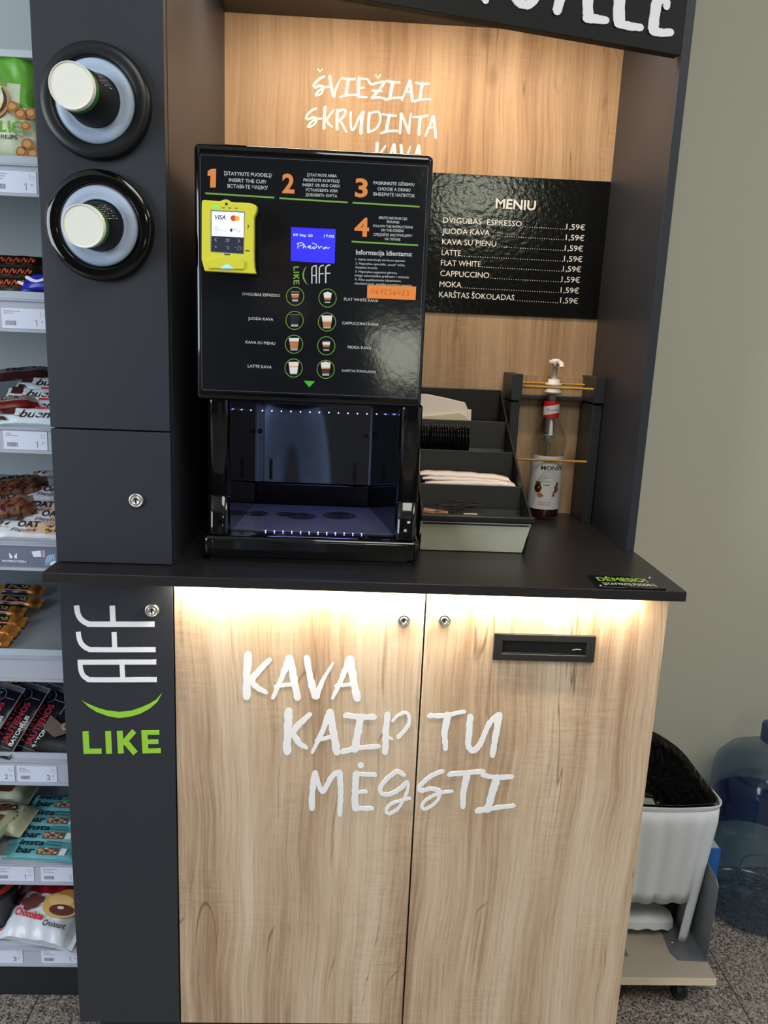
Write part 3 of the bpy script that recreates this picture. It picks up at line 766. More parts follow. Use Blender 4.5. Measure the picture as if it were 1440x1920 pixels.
# drink buttons
cols = {'g': mat('cup_glass_print', (96, 98, 104)), 'w': mat('cup_foam_print', (236, 226, 226)), 'c': mat('cup_coffee_print', (186, 120, 72)), 'd': mat('cup_dark_print', (70, 48, 38)), 'k': mat('cup_black_print', (26, 24, 26)), 't': mat('cup_cream_print', (224, 178, 128)), 'b': mat('cup_base_print', (170, 172, 172))}
order = list(cols)
drinks = [
 ('DVIGUBAS ESPRESSO', (73, 117), (422, 133), 26, (563, 127), 40, 48, [('g', 14), ('k', 12), ('t', 14), ('c', 26), ('k', 14), ('b', 20)], 0),
 ('FLAT WHITE KAVA', (1017, 165), (1337, 182), 26, (865, 143), 38, 46, [('w', 26), ('w', 20), ('c', 20), ('k', 18), ('b', 14)], 1),
 ('JUODA KAVA', (125, 344), (360, 355), 26, (558, 351), 48, 58, [('g', 6), ('k', 88), ('b', 20)], 0),
 ('CAPPUCCINO KAVA', (1000, 388), (1340, 402), 26, (860, 366), 50, 60, [('w', 48), ('t', 12), ('c', 44), ('b', 14)], 0),
 ('KAVA SU PIENU', (102, 565), (377, 579), 26, (553, 573), 48, 58, [('w', 30), ('c', 70), ('b', 16)], 0),
 ('MOKA KAVA', (1053, 612), (1272, 622), 26, (853, 588), 38, 46, [('g', 12), ('w', 24), ('c', 18), ('d', 10), ('k', 16), ('b', 14)], 0),
 ('LATTE KAVA', (122, 788), (345, 799), 26, (549, 795), 48, 58, [('w', 38), ('t', 14), ('w', 56), ('b', 10)], 0),
 ('KARŠTAS ŠOKOLADAS', (1000, 828), (1313, 841), 21, (848, 807), 46, 60, [('w', 40), ('t', 12), ('d', 44), ('b', 20)], 1)]
for nm, a_, b_, h_, (cx, cy), hw, hh, layers, peak in drinks:
    ring = MB(); R0, R1 = 79, 85
    V = [[KC(cx+R*math.cos(2*PI*k/40)*0.985, cy+R*math.sin(2*PI*k/40)*1.03)+Vector((0, -0.0004, 0)) for k in range(40)] for R in (R0, R1)]
    ring.grid(V, closev=True, smooth=False)
    ro = ring.done('drink_button', GREENP, door, label='round button for %s' % nm.lower())
    pic = MB(); tot = sum(l for _, l in layers); y = -hh
    for ch, l in layers:
        y2 = y+l*2*hh/tot
        wa = hw*(1-0.34*(y+hh)/(2*hh)); wb = hw*(1-0.34*(y2+hh)/(2*hh))
        tp = [(cx-wa, cy+y), (cx, cy+y-(14 if (peak and y == -hh) else 0)), (cx+wa, cy+y), (cx+wb, cy+y2), (cx-wb, cy+y2)]
        pic.shape(tp, KC, lift=0.0003, mi=order.index(ch)); y = y2
    pic.done('cup_picture', [cols[k] for k in order], ro, label='printed picture of a filled glass')
    m = MB(); m.text(nm, KC, a_, b_, h_, bold=0.012, lift=0.0003); m.done('drink_name', INK, door, label='printed name %s' % nm.lower())
m = MB(); m.shape([(643, 912), (748, 917), (695, 975)], KC, lift=0.0004); m.done('arrow_mark', mat('arrow_green', (70, 190, 50), rough=0.4), door, label='green arrow pointing down')

# lower half: side columns, brewing bay, base
for nm, xa, xb in (('column', 0.2325, 0.2690), ('column', 0.5405, 0.5775)):
    def plan(r, g=0.0):
        q = [(xa+g, 0.300), (xa+g, 0.032+r)]+[(xa+g+r-r*math.cos(t), 0.032+g+r-r*math.sin(t)) for t in [PI/2*k/6 for k in range(1, 7)]]
        return q+[(xb-g-r+r*math.sin(t), 0.032+g+r-r*math.cos(t)) for t in [PI/2*k/6 for k in range(0, 7)]]+[(xb-g, 0.300)]
    zz = [(0.9970, 0), (1.0600, 0), (1.0604, 0.0008), (1.0612, 0.0008), (1.0616, 0), (1.2168, 0)]
    V = [[Vector((x, y, z)) for x, y in plan(0.012, g)] for z, g in zz]
    mcol = MB(); mcol.grid(V, closev=True, smooth=False); co = mcol.done(nm, GLOSS, cm)
    for f in co.data.polygons: f.use_smooth = abs(f.normal.z) < 0.3 and abs(f.normal.x) < 0.999
m = MB(); m2 = MB()
m.prism([(0.269, 0.060, 0.9975), (0.2810, 0.283, 0.9975), (0.2810, 0.300, 0.9975), (0.262, 0.300, 0.9975), (0.262, 0.060, 0.9975)], (0, 0, 0.2193))
m2.prism([(0.5405, 0.060, 0.9975), (0.547, 0.060, 0.9975), (0.547, 0.300, 0.9975), (0.5010, 0.300, 0.9975), (0.5010, 0.283, 0.9975)], (0, 0, 0.2193))
m.done('bay_side', GLOSS, cm); m2.done('bay_side', GLOSS, cm)
MB().box(0.235, 0.5745, 0.30, 0.475, 0.9975, 1.2175).done('rear_housing', GLOSS, cm)
bp = MB().box(0.2815, 0.5005, 0.2840, 0.2995, 1.0400, 1.2160, bev=0.001, seg=1).done('bay_back_plate', mat('bay_plate_gloss', (118, 124, 140), rough=0.04, metal=1.0), cm, label='mirror-like back plate')
for u, v in ((488, 808), (686, 815)):
    p = onY(0.284)(u, v); MB().lathe([(0.0048, 0), (0.0046, 0.004), (0.003, 0.0055), (0, 0.0045)], p, (0, -1, 0), 20).done('screw_cap', GLOSS2, bp)
for u, v in ((508, 880), (665, 886)):
    p = onY(0.284)(u, v); MB().box(p.x-0.003, p.x+0.003, 0.2825, 0.284, p.z-0.020, p.z+0.020, bev=0.0006).done('rail_clip', GLOSS2, bp)
for x in (0.2822, 0.4998):
    MB().box(x-0.0007, x+0.0007, 0.2830, 0.2839, 1.0410, 1.2150).done('plate_edge', mat('edge_line', (150, 156, 160), rough=0.25), bp)
MB().box(0.2815, 0.5005, 0.2800, 0.2995, 0.9975, 1.0385, bev=0.0012).done('bay_step', GLOSS, cm)
# base drawer with rounded nose
bs = MB(); bs.box(0.2245, 0.5830, 0.030, 0.475, 0.9570, 0.9960, bev=0.010, seg=4); bo = bs.done('base', GLOSS, cm)
MB().box(0.236, 0.571, 0.034, 0.47, 0.9503, 0.9575).done('foot_plate', GLOSS2, cm)
q0, q1 = onY(0.029)(402, 1010), onY(0.029)(760, 1044)
MB().box(0.2420, 0.5640, 0.0284, 0.0302, 0.9600, 0.9885, bev=0.0006).done('base_trim', GLOSS, bo)
# drip grille
gr = MB()
y = 0.066
n_ = 0
while y < 0.276:
    t_ = (y-0.066)/0.21
    gr.box(0.250+0.028*t_, 0.562-0.056*t_, y, y+0.0034, 0.9962, 0.9985); y += 0.0068
go = gr.done('drip_grille', mat('grille_dark', (78, 78, 100), rough=0.32), cm, label='slatted black drip grille')
MB().box(0.246, 0.565, 0.060, 0.279, 0.9958, 0.9964).done('grille_bed', GLOSS2, cm)
for u, v, r_ in ((482, 963, 0.020), (536, 964, 0.018), (566, 968, 0.026), (636, 967, 0.030)):
    p = onZ(0.9986)(u, v); m = MB()
    rr = r_
    while rr > 0.003:
        V = [[p+Vector((R*math.cos(2*PI*k/32), R*math.sin(2*PI*k/32), 0.0004)) for k in range(32)] for R in (rr, rr-0.0021)]
        m.grid(V, closev=True, smooth=False); rr -= 0.0042
    m.done('cup_position_ring', mat('ring_ink', (7, 7, 10), rough=0.4), go, label='dark concentric rings marking where the cup stands')
# small white-blue lamps
LED = mat('cold_led', (150, 160, 255), emit=9.0)
LEDW = mat('cold_led_core', (225, 228, 255), emit=14.0)
def led_row(u0, v0, u1, v1, F, n, r_, name):
    h = MB()
    for k in range(n):
        t_ = k/(n-1); p = F(u0+(u1-u0)*t_, v0+(v1-v0)*t_)
        h.lathe([(0.00001, -r_), (r_*0.8, -r_*0.5), (r_, 0), (r_*0.8, r_*0.5), (0.00001, r_)], p, (1, 0, 0), 8, mi=0, cap=False)
    return h
led_row(498, 995.5, 678, 1001, onZ(0.9975), 12, 0.0011, '').done('lamp_row', LED, cm, label='row of tiny blue-white lamps along the front edge')
led_row(492, 770, 688, 776, onY(0.2825), 12, 0.0012, '').done('lamp_row', LED, cm, label='row of tiny blue-white lamps above the bay')
MB().box(0.2815, 0.5005, 0.2780, 0.2838, 1.1925, 1.2165).done('lamp_bar', GLOSS2, cm)

# ------------------------------------------------------------------ card reader
YR_ = -0.034
RC = crop(onY(YR_), 370, 360, 11.077)
YEL = mat('yellow_plastic', (222, 216, 62), rough=0.42)
cr_ = thing('card_reader', 'yellow contactless card terminal mounted on the coffee machine door', 'card reader', (0.26, 0, 1.45))
outl = [(95, 175), (130, 160), (470, 190), (530, 160), (600, 150), (650, 165), (700, 205), (1060, 225), (1150, 240), (1240, 290), (1225, 420), (1178, 520), (1175, 1400), (1190, 1600), (1220, 1700), (150, 1640), (85, 1400), (88, 300)]
m = MB(); m.prism([RC(*p) for p in outl][::-1], (0, 0.013, 0), bev=0.0012); sh = m.done('shell', YEL, cr_)
m = MB(); pts = [RC(*p)+Vector((0, 0.013, 0)) for p in ((110, 240), (1180, 300), (1180, 1660), (180, 1610))]
m.prism(pts[::-1], (0, YP-YR_-0.0135, 0), bev=0.001); m.done('rear_case', mat('reader_black', (12, 12, 14), rough=0.35), cr_, label='black rear case')
m = MB(); m.shape([(278, 372), (985, 408), (968, 1292), (274, 1245)], RC, lift=0.0002); m.done('bezel', mat('bezel_grey', (120, 124, 150), rough=0.3), sh)
SCRW = mat('lit_screen_white', (226, 240, 250), rough=0.3, emit=0.75)
m = MB(); m.shape([(300, 400), (970, 435), (960, 945), (300, 910)], RC, lift=0.0005); scr = m.done('screen', SCRW, cr_, label='lit white payment screen')
m = MB(); m.shape([(300, 910), (960, 945), (948, 1275), (290, 1230)], RC, lift=0.0005); kp = m.done('keypad', mat('keypad_dark', (52, 56, 74), rough=0.25), cr_, label='dark touch keypad')
VB = mat('visa_blue', (40, 60, 140)); MR = mat('print_red_logo', (226, 60, 76)); MY = mat('print_yellow_logo', (250, 208, 70)); LGy = mat('print_light_grey', (150, 170, 170)); MO = mat('print_orange_logo', (244, 140, 80))
m = MB(); m.text('VISA', RC, (345, 562), (590, 572), 88, bold=0.03, shear=0.25, lift=0.0008, mi=0)
def disc(m, F, cx, cy, r, mi, lift=0.0008, ay=1.0, n=24):
    m.shape([(cx+r*math.cos(2*PI*k/n), cy+r*ay*math.sin(2*PI*k/n)) for k in range(n)], F, lift=lift, mi=mi)
disc(m, RC, 752, 545, 62, 1); disc(m, RC, 828, 552, 60, 2, 0.0009); m.shape([(790, 497), (802, 520), (806, 548), (800, 580), (790, 600), (778, 580), (772, 548), (778, 518)], RC, lift=0.0011, mi=3)
m.stroke([(590, 712), (400, 712), (345, 770), (380, 840), (550, 856)], 6, RC, lift=0.0008, mi=4)
m.stroke([(432, 752), (395, 745), (378, 780), (405, 808), (430, 785), (410, 785)], 12, RC, lift=0.0008, mi=4)
m.text('Pay', RC, (450, 806), (545, 812), 52, lift=0.0008, mi=4); m.text('Pay', RC, (758, 822), (905, 832), 70, lift=0.0008, mi=4)
disc(m, RC, 705, 795, 30, 0, ay=1.1); disc(m, RC, 722, 752, 9, 0, ay=1.4)
m.done('payment_marks', [VB, MR, MY, MO, LGy], scr)
m = MB(); kw = dict(F=RC, lift=0.0008)
m.stroke([(398, 962), (362, 992), (398, 1022)], 13, spline=False, **kw); m.stroke([(850, 988), (882, 1018), (850, 1046)], 13, spline=False, **kw)
for d_ in (0, 26, 52): m.stroke([(596, 978+d_), (664, 981+d_)], 9, spline=False, **kw)
m.stroke([(365, 1122), (400, 1160)], 7, **kw); m.stroke([(400, 1122), (365, 1160)], 7, **kw)
m.stroke([(602, 1138), (648, 1140), (656, 1168), (646, 1186), (622, 1186)], 8, **kw)
m.stroke([(768, 1150), (796, 1150)], 8, **kw); m.stroke([(840, 1140), (905, 1144), (900, 1200), (842, 1196), (840, 1140)], 6, **kw)
m.done('key_symbols', mat('key_grey', (170, 174, 186)), kp)
m = MB(); disc(m, RC, 603, 250, 28, 0, 0.0004); m.done('camera_eye', DARKHOLE, sh)
m = MB(); m.shape([(358, 295), (440, 300), (436, 345), (356, 340)], RC, lift=0.0006); m.done('status_lamp', mat('green_led', (20, 225, 130), emit=1.5), sh, label='lit green status lamp')
for x, y in ((540, 325), (670, 331), (805, 338)):
    m = MB(); disc(m, RC, x, y, 38, 0, 0.0004, 0.4); m.done('status_lamp', mat('lamp_off', (150, 148, 70)), sh, label='unlit status lamp')
m = MB(); m.text('nayax', RC, (556, 1308), (686, 1312), 42, bold=0.03, lift=0.0004); m.done('maker_name', mat('print_dark', (70, 68, 40)), sh)
m = MB(); m.prism([RC(*p) for p in ((225, 1425), (420, 1350), (620, 1330), (830, 1370), (985, 1450), (985, 1610), (245, 1585))][::-1], (0, -0.003, 0), bev=0.0008); sl = m.done('card_slot_lip', YEL, sh)
m = MB(); m.shape([(478, 1588), (555, 1525), (612, 1502), (680, 1530), (765, 1592)], crop(onY(YR_-0.003), 370, 360, 11.077), lift=0.0005); m.done('slot_light', mat('blue_led', (120, 170, 255), emit=1.3), sl, label='blue glowing slot light')
m = MB(); m.stroke([(1050, 680), (1062, 720), (1045, 745)], 14, RC, lift=0.0004); m.done('moulded_mark', mat('print_dark', (70, 68, 40)), sh); m = MB(); m.stroke([(1000, 1215), (1080, 1222)], 20, RC, lift=0.0004); m.done('moulded_mark', mat('print_dark', (70, 68, 40)), sh)

# ------------------------------------------------------------------ orange note
nt_ = thing('paper_note', 'small orange paper note with a handwritten number stuck on the machine door', 'note', KB(1060, 690))
m = MB(); q = [KB(*p) for p in ((835, 741), (1286, 757), (1292, 633), (838, 618))]
m.prism([p+Vector((0, -0.0009, 0)) for p in q], (0, 0.0004, 0)); m.done('sheet', mat('orange_paper', (240, 138, 58), rough=0.7), nt_)
m = MB(); kw = dict(F=KB, lift=0.0011)
hw = {'0': [[(18, 0), (2, 25), (14, 48), (30, 25), (18, 0)]], '6': [[(22, 0), (4, 25), (8, 46), (26, 38), (18, 26), (6, 36)]], '7': [[(0, 4), (28, 4), (12, 48)], [(4, 26), (26, 24)]], '2': [[(2, 10), (16, 0), (24, 14), (2, 44), (30, 44)]],
      '3': [[(2, 4), (22, 4), (10, 22), (26, 34), (4, 48)]], '4': [[(14, 0), (2, 28), (30, 26)], [(24, 12), (20, 48)]]}
x = 872
for i, ch in enumerate('067236423'):
    for st in hw[ch]: m.stroke([(x+a_*1.0, 650+i*2.2+b_) for a_, b_ in st], 3.4, **kw)
    x += 41
m.done('handwriting', mat('pencil', (150, 104, 66), rough=0.6), nt_, label='faint handwritten number')
# ================================================================== condiment organizer
og = thing('condiment_organizer', 'stepped black four-compartment organizer with a metal front beside the machine', 'organizer', (0.69, 0.3, Z1))
OX0, OX1 = 0.590, 0.787
ys = [0.108, 0.201, 0.299, 0.397, 0.494]; zs = [1.026, 1.063, 1.1135, 1.1635, 1.2240]
m = MB(); T_ = 0.0045
# side walls with a stepped-smooth sloping top, back and inner walls
for xa, xb_ in ((OX0, OX0+T_), (OX1-T_, OX1)):
    m.prism([(xa, 0.145, Z1), (xa, ys[0], zs[0])]+[(xa, ys[i], zs[i]) for i in range(1, 5)]+[(xa, 0.494, Z1)], (xb_-xa, 0, 0))
m.prism([(OX0+T_, 0.494-T_, Z1), (OX0+T_, 0.494, Z1), (OX0+T_, 0.494, zs[4]), (OX0+T_, 0.494-T_, zs[4])], (OX1-OX0-2*T_, 0, 0))
shell = m.done('shell', PLB, og); bevel_mod(shell, 0.0012)
for i in range(1, 4):
    d = MB(); yb_ = ys[i]; zt = zs[i]
    zfp = zs[i-1]-0.016
    d.prism([(OX0+T_, yb_+0.001, zt), (OX0+T_, yb_+0.005, zt), (OX0+T_, yb_-0.002+0.005, zfp-0.003), (OX0+T_, yb_-0.010, zfp-0.003), (OX0+T_, yb_-0.006, zfp+0.01)], (OX1-OX0-2*T_, 0, 0))
    do = d.done('divider', PLB, og); bevel_mod(do, 0.0008)
FLR = mat('speckled_plastic', (52, 48, 50), rough=0.5, bump=0.5, bscale=900)
for i in range(4):
    yb_ = ys[i+1]-0.004; zf = zs[i]-0.016
    MB().box(OX0+T_, OX1-T_, ys[i]+0.006, yb_, zf-0.003, zf).done('compartment_floor', FLR, og)
# front: rolled rim and steel face
MB().box(OX0-0.002, OX1+0.003, ys[0]-0.006, ys[0]+0.007, zs[0]-0.012, zs[0]+0.001, bev=0.0035, seg=3).done('front_rim', PLB, og)
fp = MB(); fp.prism([(OX0+0.001, 0.1465, Z1+0.0015), (OX1-0.006, 0.1465, Z1+0.0015), (OX1-0.0005, ys[0]+0.003, zs[0]-0.010), (OX0, ys[0]+0.003, zs[0]-0.010)], (0, 0.003, 0)); fp.done('front_plate', STEEL, og, label='brushed metal front plate')

# lids: individually standing on edge in the second compartment from the back
LIDM = mat('black_lid', (20, 20, 21), rough=0.18, coat=0.3)
def make_lid(label):
    o = thing('cup_lid', label, 'lid', group='black lids standing in the organizer')
    m = MB(); R_ = 0.0300
    m.lathe([(0.0, 0.0), (R_*0.62, 0.0), (R_*0.66, -0.0008), (R_*0.86, -0.0008), (R_*0.90, 0.0012), (R_*0.97, 0.0016), (R_, 0.0010), (R_, 0.0004), (R_*0.96, 0.0)], (0, 0, 0), (1, 0, 0), 36, cap=False)
    m.done('cap', LIDM, o, local=True); return o
lid_lab = 'thin black plastic cup lid standing on edge in the row of lids'
first = None
LX = [0.598+0.0058*k for k in range(18)]
yc, zc = 0.3525, zs[2]-0.016+0.0304
for i, x in enumerate(LX):
    if first is None: first = make_lid(lid_lab); o = first
    else: o = dup(first)
    o.location = (x, yc+random.uniform(-0.001, 0.001), zc); o.rotation_euler = (0, math.radians(random.uniform(-4, 5)), math.radians(random.uniform(-2, 2)))
# white paper bags in the back compartment
PAP = mat('white_paper', (236, 224, 216), rough=0.8)
PAPC = mat('cream_paper', (214, 208, 172), rough=0.8)
ROW3 = onY(0.437)
nk = thing('paper_napkin', 'large folded white paper napkin leaning in the back compartment', 'napkin', ROW3(840, 770), group=None)
m = MB(); pr = [ROW3(*p) for p in ((765, 738), (800, 739), (835, 746), (872, 755), (876, 764), (878, 787), (765, 789))]
m.prism(pr, (0, 0.006, 0)); nko = m.done('sheet', PAP, nk); bevel_mod(nko, 0.0008)
m = MB(); ROW3b = onY(0.432); m.prism([ROW3b(*p) for p in ((775, 789), (775, 782), (820, 779), (862, 774), (874, 781), (878, 788))], (0, 0.004, 0)); m.done('folded_edge', PAPC, nk, label='cream folded edge')
nk2 = thing('paper_napkin', 'narrow white paper napkin end sticking out right of the folded napkin', 'napkin', ROW3(880, 785))
m = MB(); ROW3c = onY(0.446); m.prism([ROW3c(*p) for p in ((868, 766), (884, 768), (883, 790), (868, 790))], (0, 0.003, 0)); m.done('sheet', PAP, nk2)
# flat wrapped paper sachets, one on another, in the third compartment
zf1 = zs[1]-0.016
o1 = thing('paper_sachet', 'white paper wrapped stirrer lying lowest in the stack of the second compartment', 'sachet', (0.688, 0.245, zf1), group='white wrapped stirrers in the organizer')
m = MB()
def sachet(L_, W_, H_):
    nx = 12; P = []
    for i in range(nx+1):
        t = i/nx; x = (t-0.5)*L_
        hh = H_*(0.25+0.75*math.sin(PI*min(1, max(0, t)))**0.4) if 0 < i < nx else 0.0006
        wv = 0.0006*math.sin(i*2.1)
        P.append([Vector((x, -W_/2, wv)), Vector((x, -W_/2*0.96, hh+wv)), Vector((x, W_/2*0.96, hh+wv)), Vector((x, W_/2, wv))])
    return P
m.grid(sachet(0.172, 0.030, 0.0055), smooth=True, closev=True); m.done('wrapper', PAP, o1, local=True)
labs = ['white paper wrapped stirrer second from the bottom of the stack, pushed to the left', 'white paper wrapped stirrer third from the bottom of the stack, reaching furthest right', 'white paper wrapped stirrer slipped behind the front of the stack', 'white paper wrapped stirrer topmost in the stack of the second compartment']
pos = [(0.686, 0.238, 0.0065, 0.5, 1), (0.692, 0.243, 0.0120, -0.8, -1), (0.687, 0.252, 0.0175, 1.2, 2), (0.683, 0.258, 0.0230, -1.5, 3)]
for (x, y, z, rz, ry), lb in zip(pos, labs):
    o = dup(o1, lb); o.location = (x, y, zf1+z); o.rotation_euler = (math.radians(4), math.radians(ry*0.5), math.radians(rz))
o1.location = (0.688, 0.235, zf1+0.001)
# front compartment: sugar sticks, brown stirrers and a bundle of black ones
zf0 = zs[0]-0.016
def stick(name, label, cat, x, y, z, L_, w_, h_, rz, ry, m_, grp):
    o = MB().box(-L_/2, L_/2, -w_/2, w_/2, 0, h_, bev=min(w_, h_)*0.25).done(name, m_)
    o.location = (x, y, z); o.rotation_euler = (0, math.radians(ry), math.radians(rz)); tag(o, label, cat, grp); return o
BRN = mat('kraft_brown_paper', (178, 132, 100), rough=0.7); DST = mat('dark_stirrer', (44, 38, 36), rough=0.35)
st = [('sugar_stick', 'brown paper sugar stick lying at the left end of the front compartment', 'sugar stick', 0.618, 0.140, 0.010, 0.045, 0.012, 0.007, -8, 3, BRN),
      ('sugar_stick', 'light brown sugar stick lying across the front of the dark stirrers', 'sugar stick', 0.634, 0.134, 0.007, 0.050, 0.007, 0.005, -4, 2, mat('kraft_light', (206, 160, 128), rough=0.7)),
      ('sugar_stick', 'short pale brown sugar stick lying in the middle of the front compartment', 'sugar stick', 0.681, 0.136, 0.007, 0.026, 0.010, 0.006, 6, 0, mat('kraft_pale', (214, 180, 150), rough=0.7))]
for a_ in st:
    nm, lb, ct, x, y, z, L_, w_, h_, rz, ry, m_ = a_
    stick(nm, lb, ct, x, y, zf0+z, L_, w_, h_, rz, ry, m_, 'brown sugar sticks in the front compartment')
dl_ = 'thin dark plastic stirrer in the loose tangle of the front compartment'
for k in range(9):
    stick('coffee_stirrer', dl_, 'stirrer', 0.638+0.004*k+random.uniform(-0.008, 0.008), 0.150+random.uniform(-0.008, 0.016), zf0+0.010+0.0024*k, 0.075, 0.0045, 0.0012, random.uniform(-24, 24), random.uniform(-9, 9), DST, 'loose dark stirrers')
for k in range(6):
    o = stick('coffee_stirrer', 'black plastic stirrer in the neat bundle on the right of the front compartment', 'stirrer', 0.735, 0.128+0.0065*(k % 3), zf0+0.002+0.004*(k//3), 0.080, 0.0055, 0.0032, 0.0, 0, mat('black_stirrer', (30, 31, 32), rough=0.3), 'bundled black stirrers')

# ================================================================== rack behind the organizer
rk = thing('bottle_rack', 'small black two-tier rack with brass rods in the right corner of the niche', 'rack', (0.88, 0.46, Z1))
RL0, RL1, RR0, RR1, RY = 0.7930, 0.8120, 0.9670, 0.9860, 0.412
for xa, xb_ in ((RL0, RL1), (RR0, RR1)):
    MB().box(xa, xb_, RY, 0.5105, Z1, 1.2040, bev=0.0006, seg=1).done('lower_side_board', MATTE, rk)
    MB().box(xa-0.0015, xb_+0.0015 if xb_ < 0.9 else 0.9872, RY-0.004, 0.5105, 1.2090, 1.2625, bev=0.0006, seg=1).done('upper_side_board', MATTE, rk)
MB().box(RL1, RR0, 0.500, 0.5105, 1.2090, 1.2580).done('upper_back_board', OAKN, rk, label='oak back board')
MB().box(RL1, RR0, 0.4840, 0.4995, 1.2090, 1.2150).done('upper_rail', MATTE, rk)
for y_, z_, r_ in ((RY+0.010, 1.2370, 0.0026), (0.488, 1.2420, 0.0026), (RY+0.010, 1.0830, 0.0026)):
    MB().tube([(RL1-0.001, y_, z_), (RR0+0.001, y_, z_)], r_, 12).done('rod', GOLD, rk, label='brass rod')
for x in (RL1-0.004, RR0+0.004):
    MB().lathe([(0.0022, 1.2040), (0.0022, 1.2092)], (x, RY+0.012, 0), (0, 0, 1), 10).done('spacer_pin', CHROME, rk)

# ================================================================== syrup bottle
BX, BY = 0.8915, 0.462
bt = thing('syrup_bottle', 'clear glass caramel syrup bottle with white pump and white label', 'bottle', (BX, BY, Z1))
FB = onY(BY-0.012)
zof = lambda v: FB(1028, v).z
GL = thin_glass('clear_glass', (246, 249, 247), gl=0.04)
SY = mat('caramel_syrup', (58, 22, 12), rough=0.1, spec=0.5)
zsh, zb2, znk = zof(846), zof(826), zof(784)
m = MB(); gp = [(0.0, Z1+0.001), (0.030, Z1+0.001), (0.0338, Z1+0.005), (0.0345, Z1+0.015), (0.0345, zsh), (0.0365, zsh+0.008), (0.0372, zb2), (0.0355, zb2+0.010), (0.026, (zb2+znk)/2+0.004), (0.0175, znk), (0.0150, znk+0.012), (0.0140, zof(742)), (0.0155, zof(740)), (0.0155, zof(736)), (0.0125, zof(736))]
m.lathe([(r, z) for r, z in gp], (BX, BY, 0), (0, 0, 1), 48, cap=False)
if 0: m.lathe([(max(r-0.0016, 0.0), z+(0.004 if i < 3 else 0)) for i, (r, z) in enumerate(gp[:-3])][::-1], (BX, BY, 0), (0, 0, 1), 48, cap=False)
m.done('glass', GL, bt, label='clear glass body')
zl0, zl1 = zof(952), zof(853)
m = MB(); m.lathe([(0.0, Z1+0.0065), (0.0310, Z1+0.0068), (0.0322, Z1+0.012), (0.0322, zl0+0.008), (0.0, zl0+0.008)], (BX, BY, 0), (0, 0, 1), 40, cap=False); m.done('syrup', SY, bt, label='dark caramel syrup')
# curved label (front 250 degrees)
def arc_surface(R, z0, z1, a0, a1, n=36):
    return [[Vector((BX+R*math.sin(t), BY-R*math.cos(t), z)) for z in (z0, z1)] for t in [a0+(a1-a0)*k/n for k in range(n+1)]]
LBL = mat('bottle_label', (206, 208, 210), rough=0.45)
m = MB(); m.grid(arc_surface(0.0347, zl0, zl1, -2.1, 2.1)); lb = m.done('label', LBL, bt, label='white paper label')
CA = math.atan2(CAM.x-BX, -(CAM.y-BY))          # direction of the viewer seen from the bottle
def LBF(R):
    # x: metres round the label from its printed centre, y: height above the label foot
    return lambda x, y: Vector((BX+R*math.sin(CA+0.05+x/R), BY-R*math.cos(CA+0.05+x/R), zl0+y))
def curved_text(m, s_, x0, x1, y, h, mi=0, bold=0.0):
    vs, fs, gx0, gx1, ch = glyphs(s_, bold); F_ = LBF(0.03485)
    out = [m.bm.verts.new(F_(x0+(vx-gx0)/(gx1-gx0)*(x1-x0), y+vy/ch*h)) for vx, vy in vs]
    for f in fs:
        try: q = m.bm.faces.new([out[i] for i in f]); q.material_index = mi
        except ValueError: pass
HL = zl1-zl0
m = MB(); curved_text(m, 'MONIN', -0.013, 0.037, HL*0.745, HL*0.075, 0, 0.02)
curved_text(m, 'Saveur', -0.004, 0.009, HL*0.585, HL*0.030, 1); curved_text(m, 'Caramel', -0.006, 0.010, HL*0.515, HL*0.036, 1); curved_text(m, 'CARAMEL', -0.006, 0.009, HL*0.450, HL*0.024, 0, 0.01)
curved_text(m, 'Caramel Flavouring', -0.013, 0.013, HL*0.125, HL*0.022, 2, 0.01); curved_text(m, 'Pour boissons et desserts', -0.013, 0.013, HL*0.085, HL*0.018, 0, 0.01)
curved_text(m, 'Le Sirop', -0.009, 0.009, HL*0.885, HL*0.03, 1)
m.done('label_print', [mat('ink_black', (20, 18, 18)), mat('ink_grey', (110, 112, 116)), mat('ink_red', (176, 40, 40))], lb, label='black and grey printing')
m = MB(); F_ = LBF(0.0350)
def blob(cx, cy, rx, ry, mi, n=18, jag=0.0):
    c = [F_(cx+rx*math.cos(2*PI*k/n)*(1+jag*math.sin(5*k)), cy+ry*math.sin(2*PI*k/n)*(1+jag*math.cos(3*k))) for k in range(n)]
    ctr = F_(cx, cy); mid = [F_(cx+rx*0.5*math.cos(2*PI*k/n), cy+ry*0.5*math.sin(2*PI*k/n)) for k in range(n)]
    for k in range(n):
        k2 = (k+1) % n
        m.poly([ctr, mid[k], mid[k2]], mi); m.poly([mid[k], c[k], c[k2], mid[k2]], mi)
blob(-0.017, HL*0.40, 0.0085, HL*0.085, 0); F_ = LBF(0.0352); blob(-0.017, HL*0.50, 0.0065, HL*0.022, 1); F_ = LBF(0.0354); blob(-0.014, HL*0.41, 0.0022, HL*0.025, 2)
for dx, dy, r_, mi in ((-0.018, 0.285, 0.0028, 3), (-0.014, 0.30, 0.003, 2), (-0.012, 0.265, 0.0034, 3), (-0.017, 0.255, 0.0026, 2), (-0.0085, 0.27, 0.0022, 3)):
    F_ = LBF(0.0356+dx*0.004); blob(dx+0.003, HL*dy, r_, r_*1.1, mi, 6)
for dx, dy, r_, mi in ((0.027, 0.48, 0.0035, 1), (0.024, 0.42, 0.0038, 1), (0.029, 0.38, 0.004, 3), (0.023, 0.35, 0.0035, 1), (0.020, 0.31, 0.003, 3), (0.019, 0.275, 0.0026, 1)):
    blob(dx, HL*dy, r_, r_*1.3, mi, 8, 0.1)
m.stroke([(-0.020, HL*0.53), (-0.0155, HL*0.59), (-0.0125, HL*0.64)], 0.0007, F_, lift=0.0001, n=(-0.2, -1, 0), mi=1)
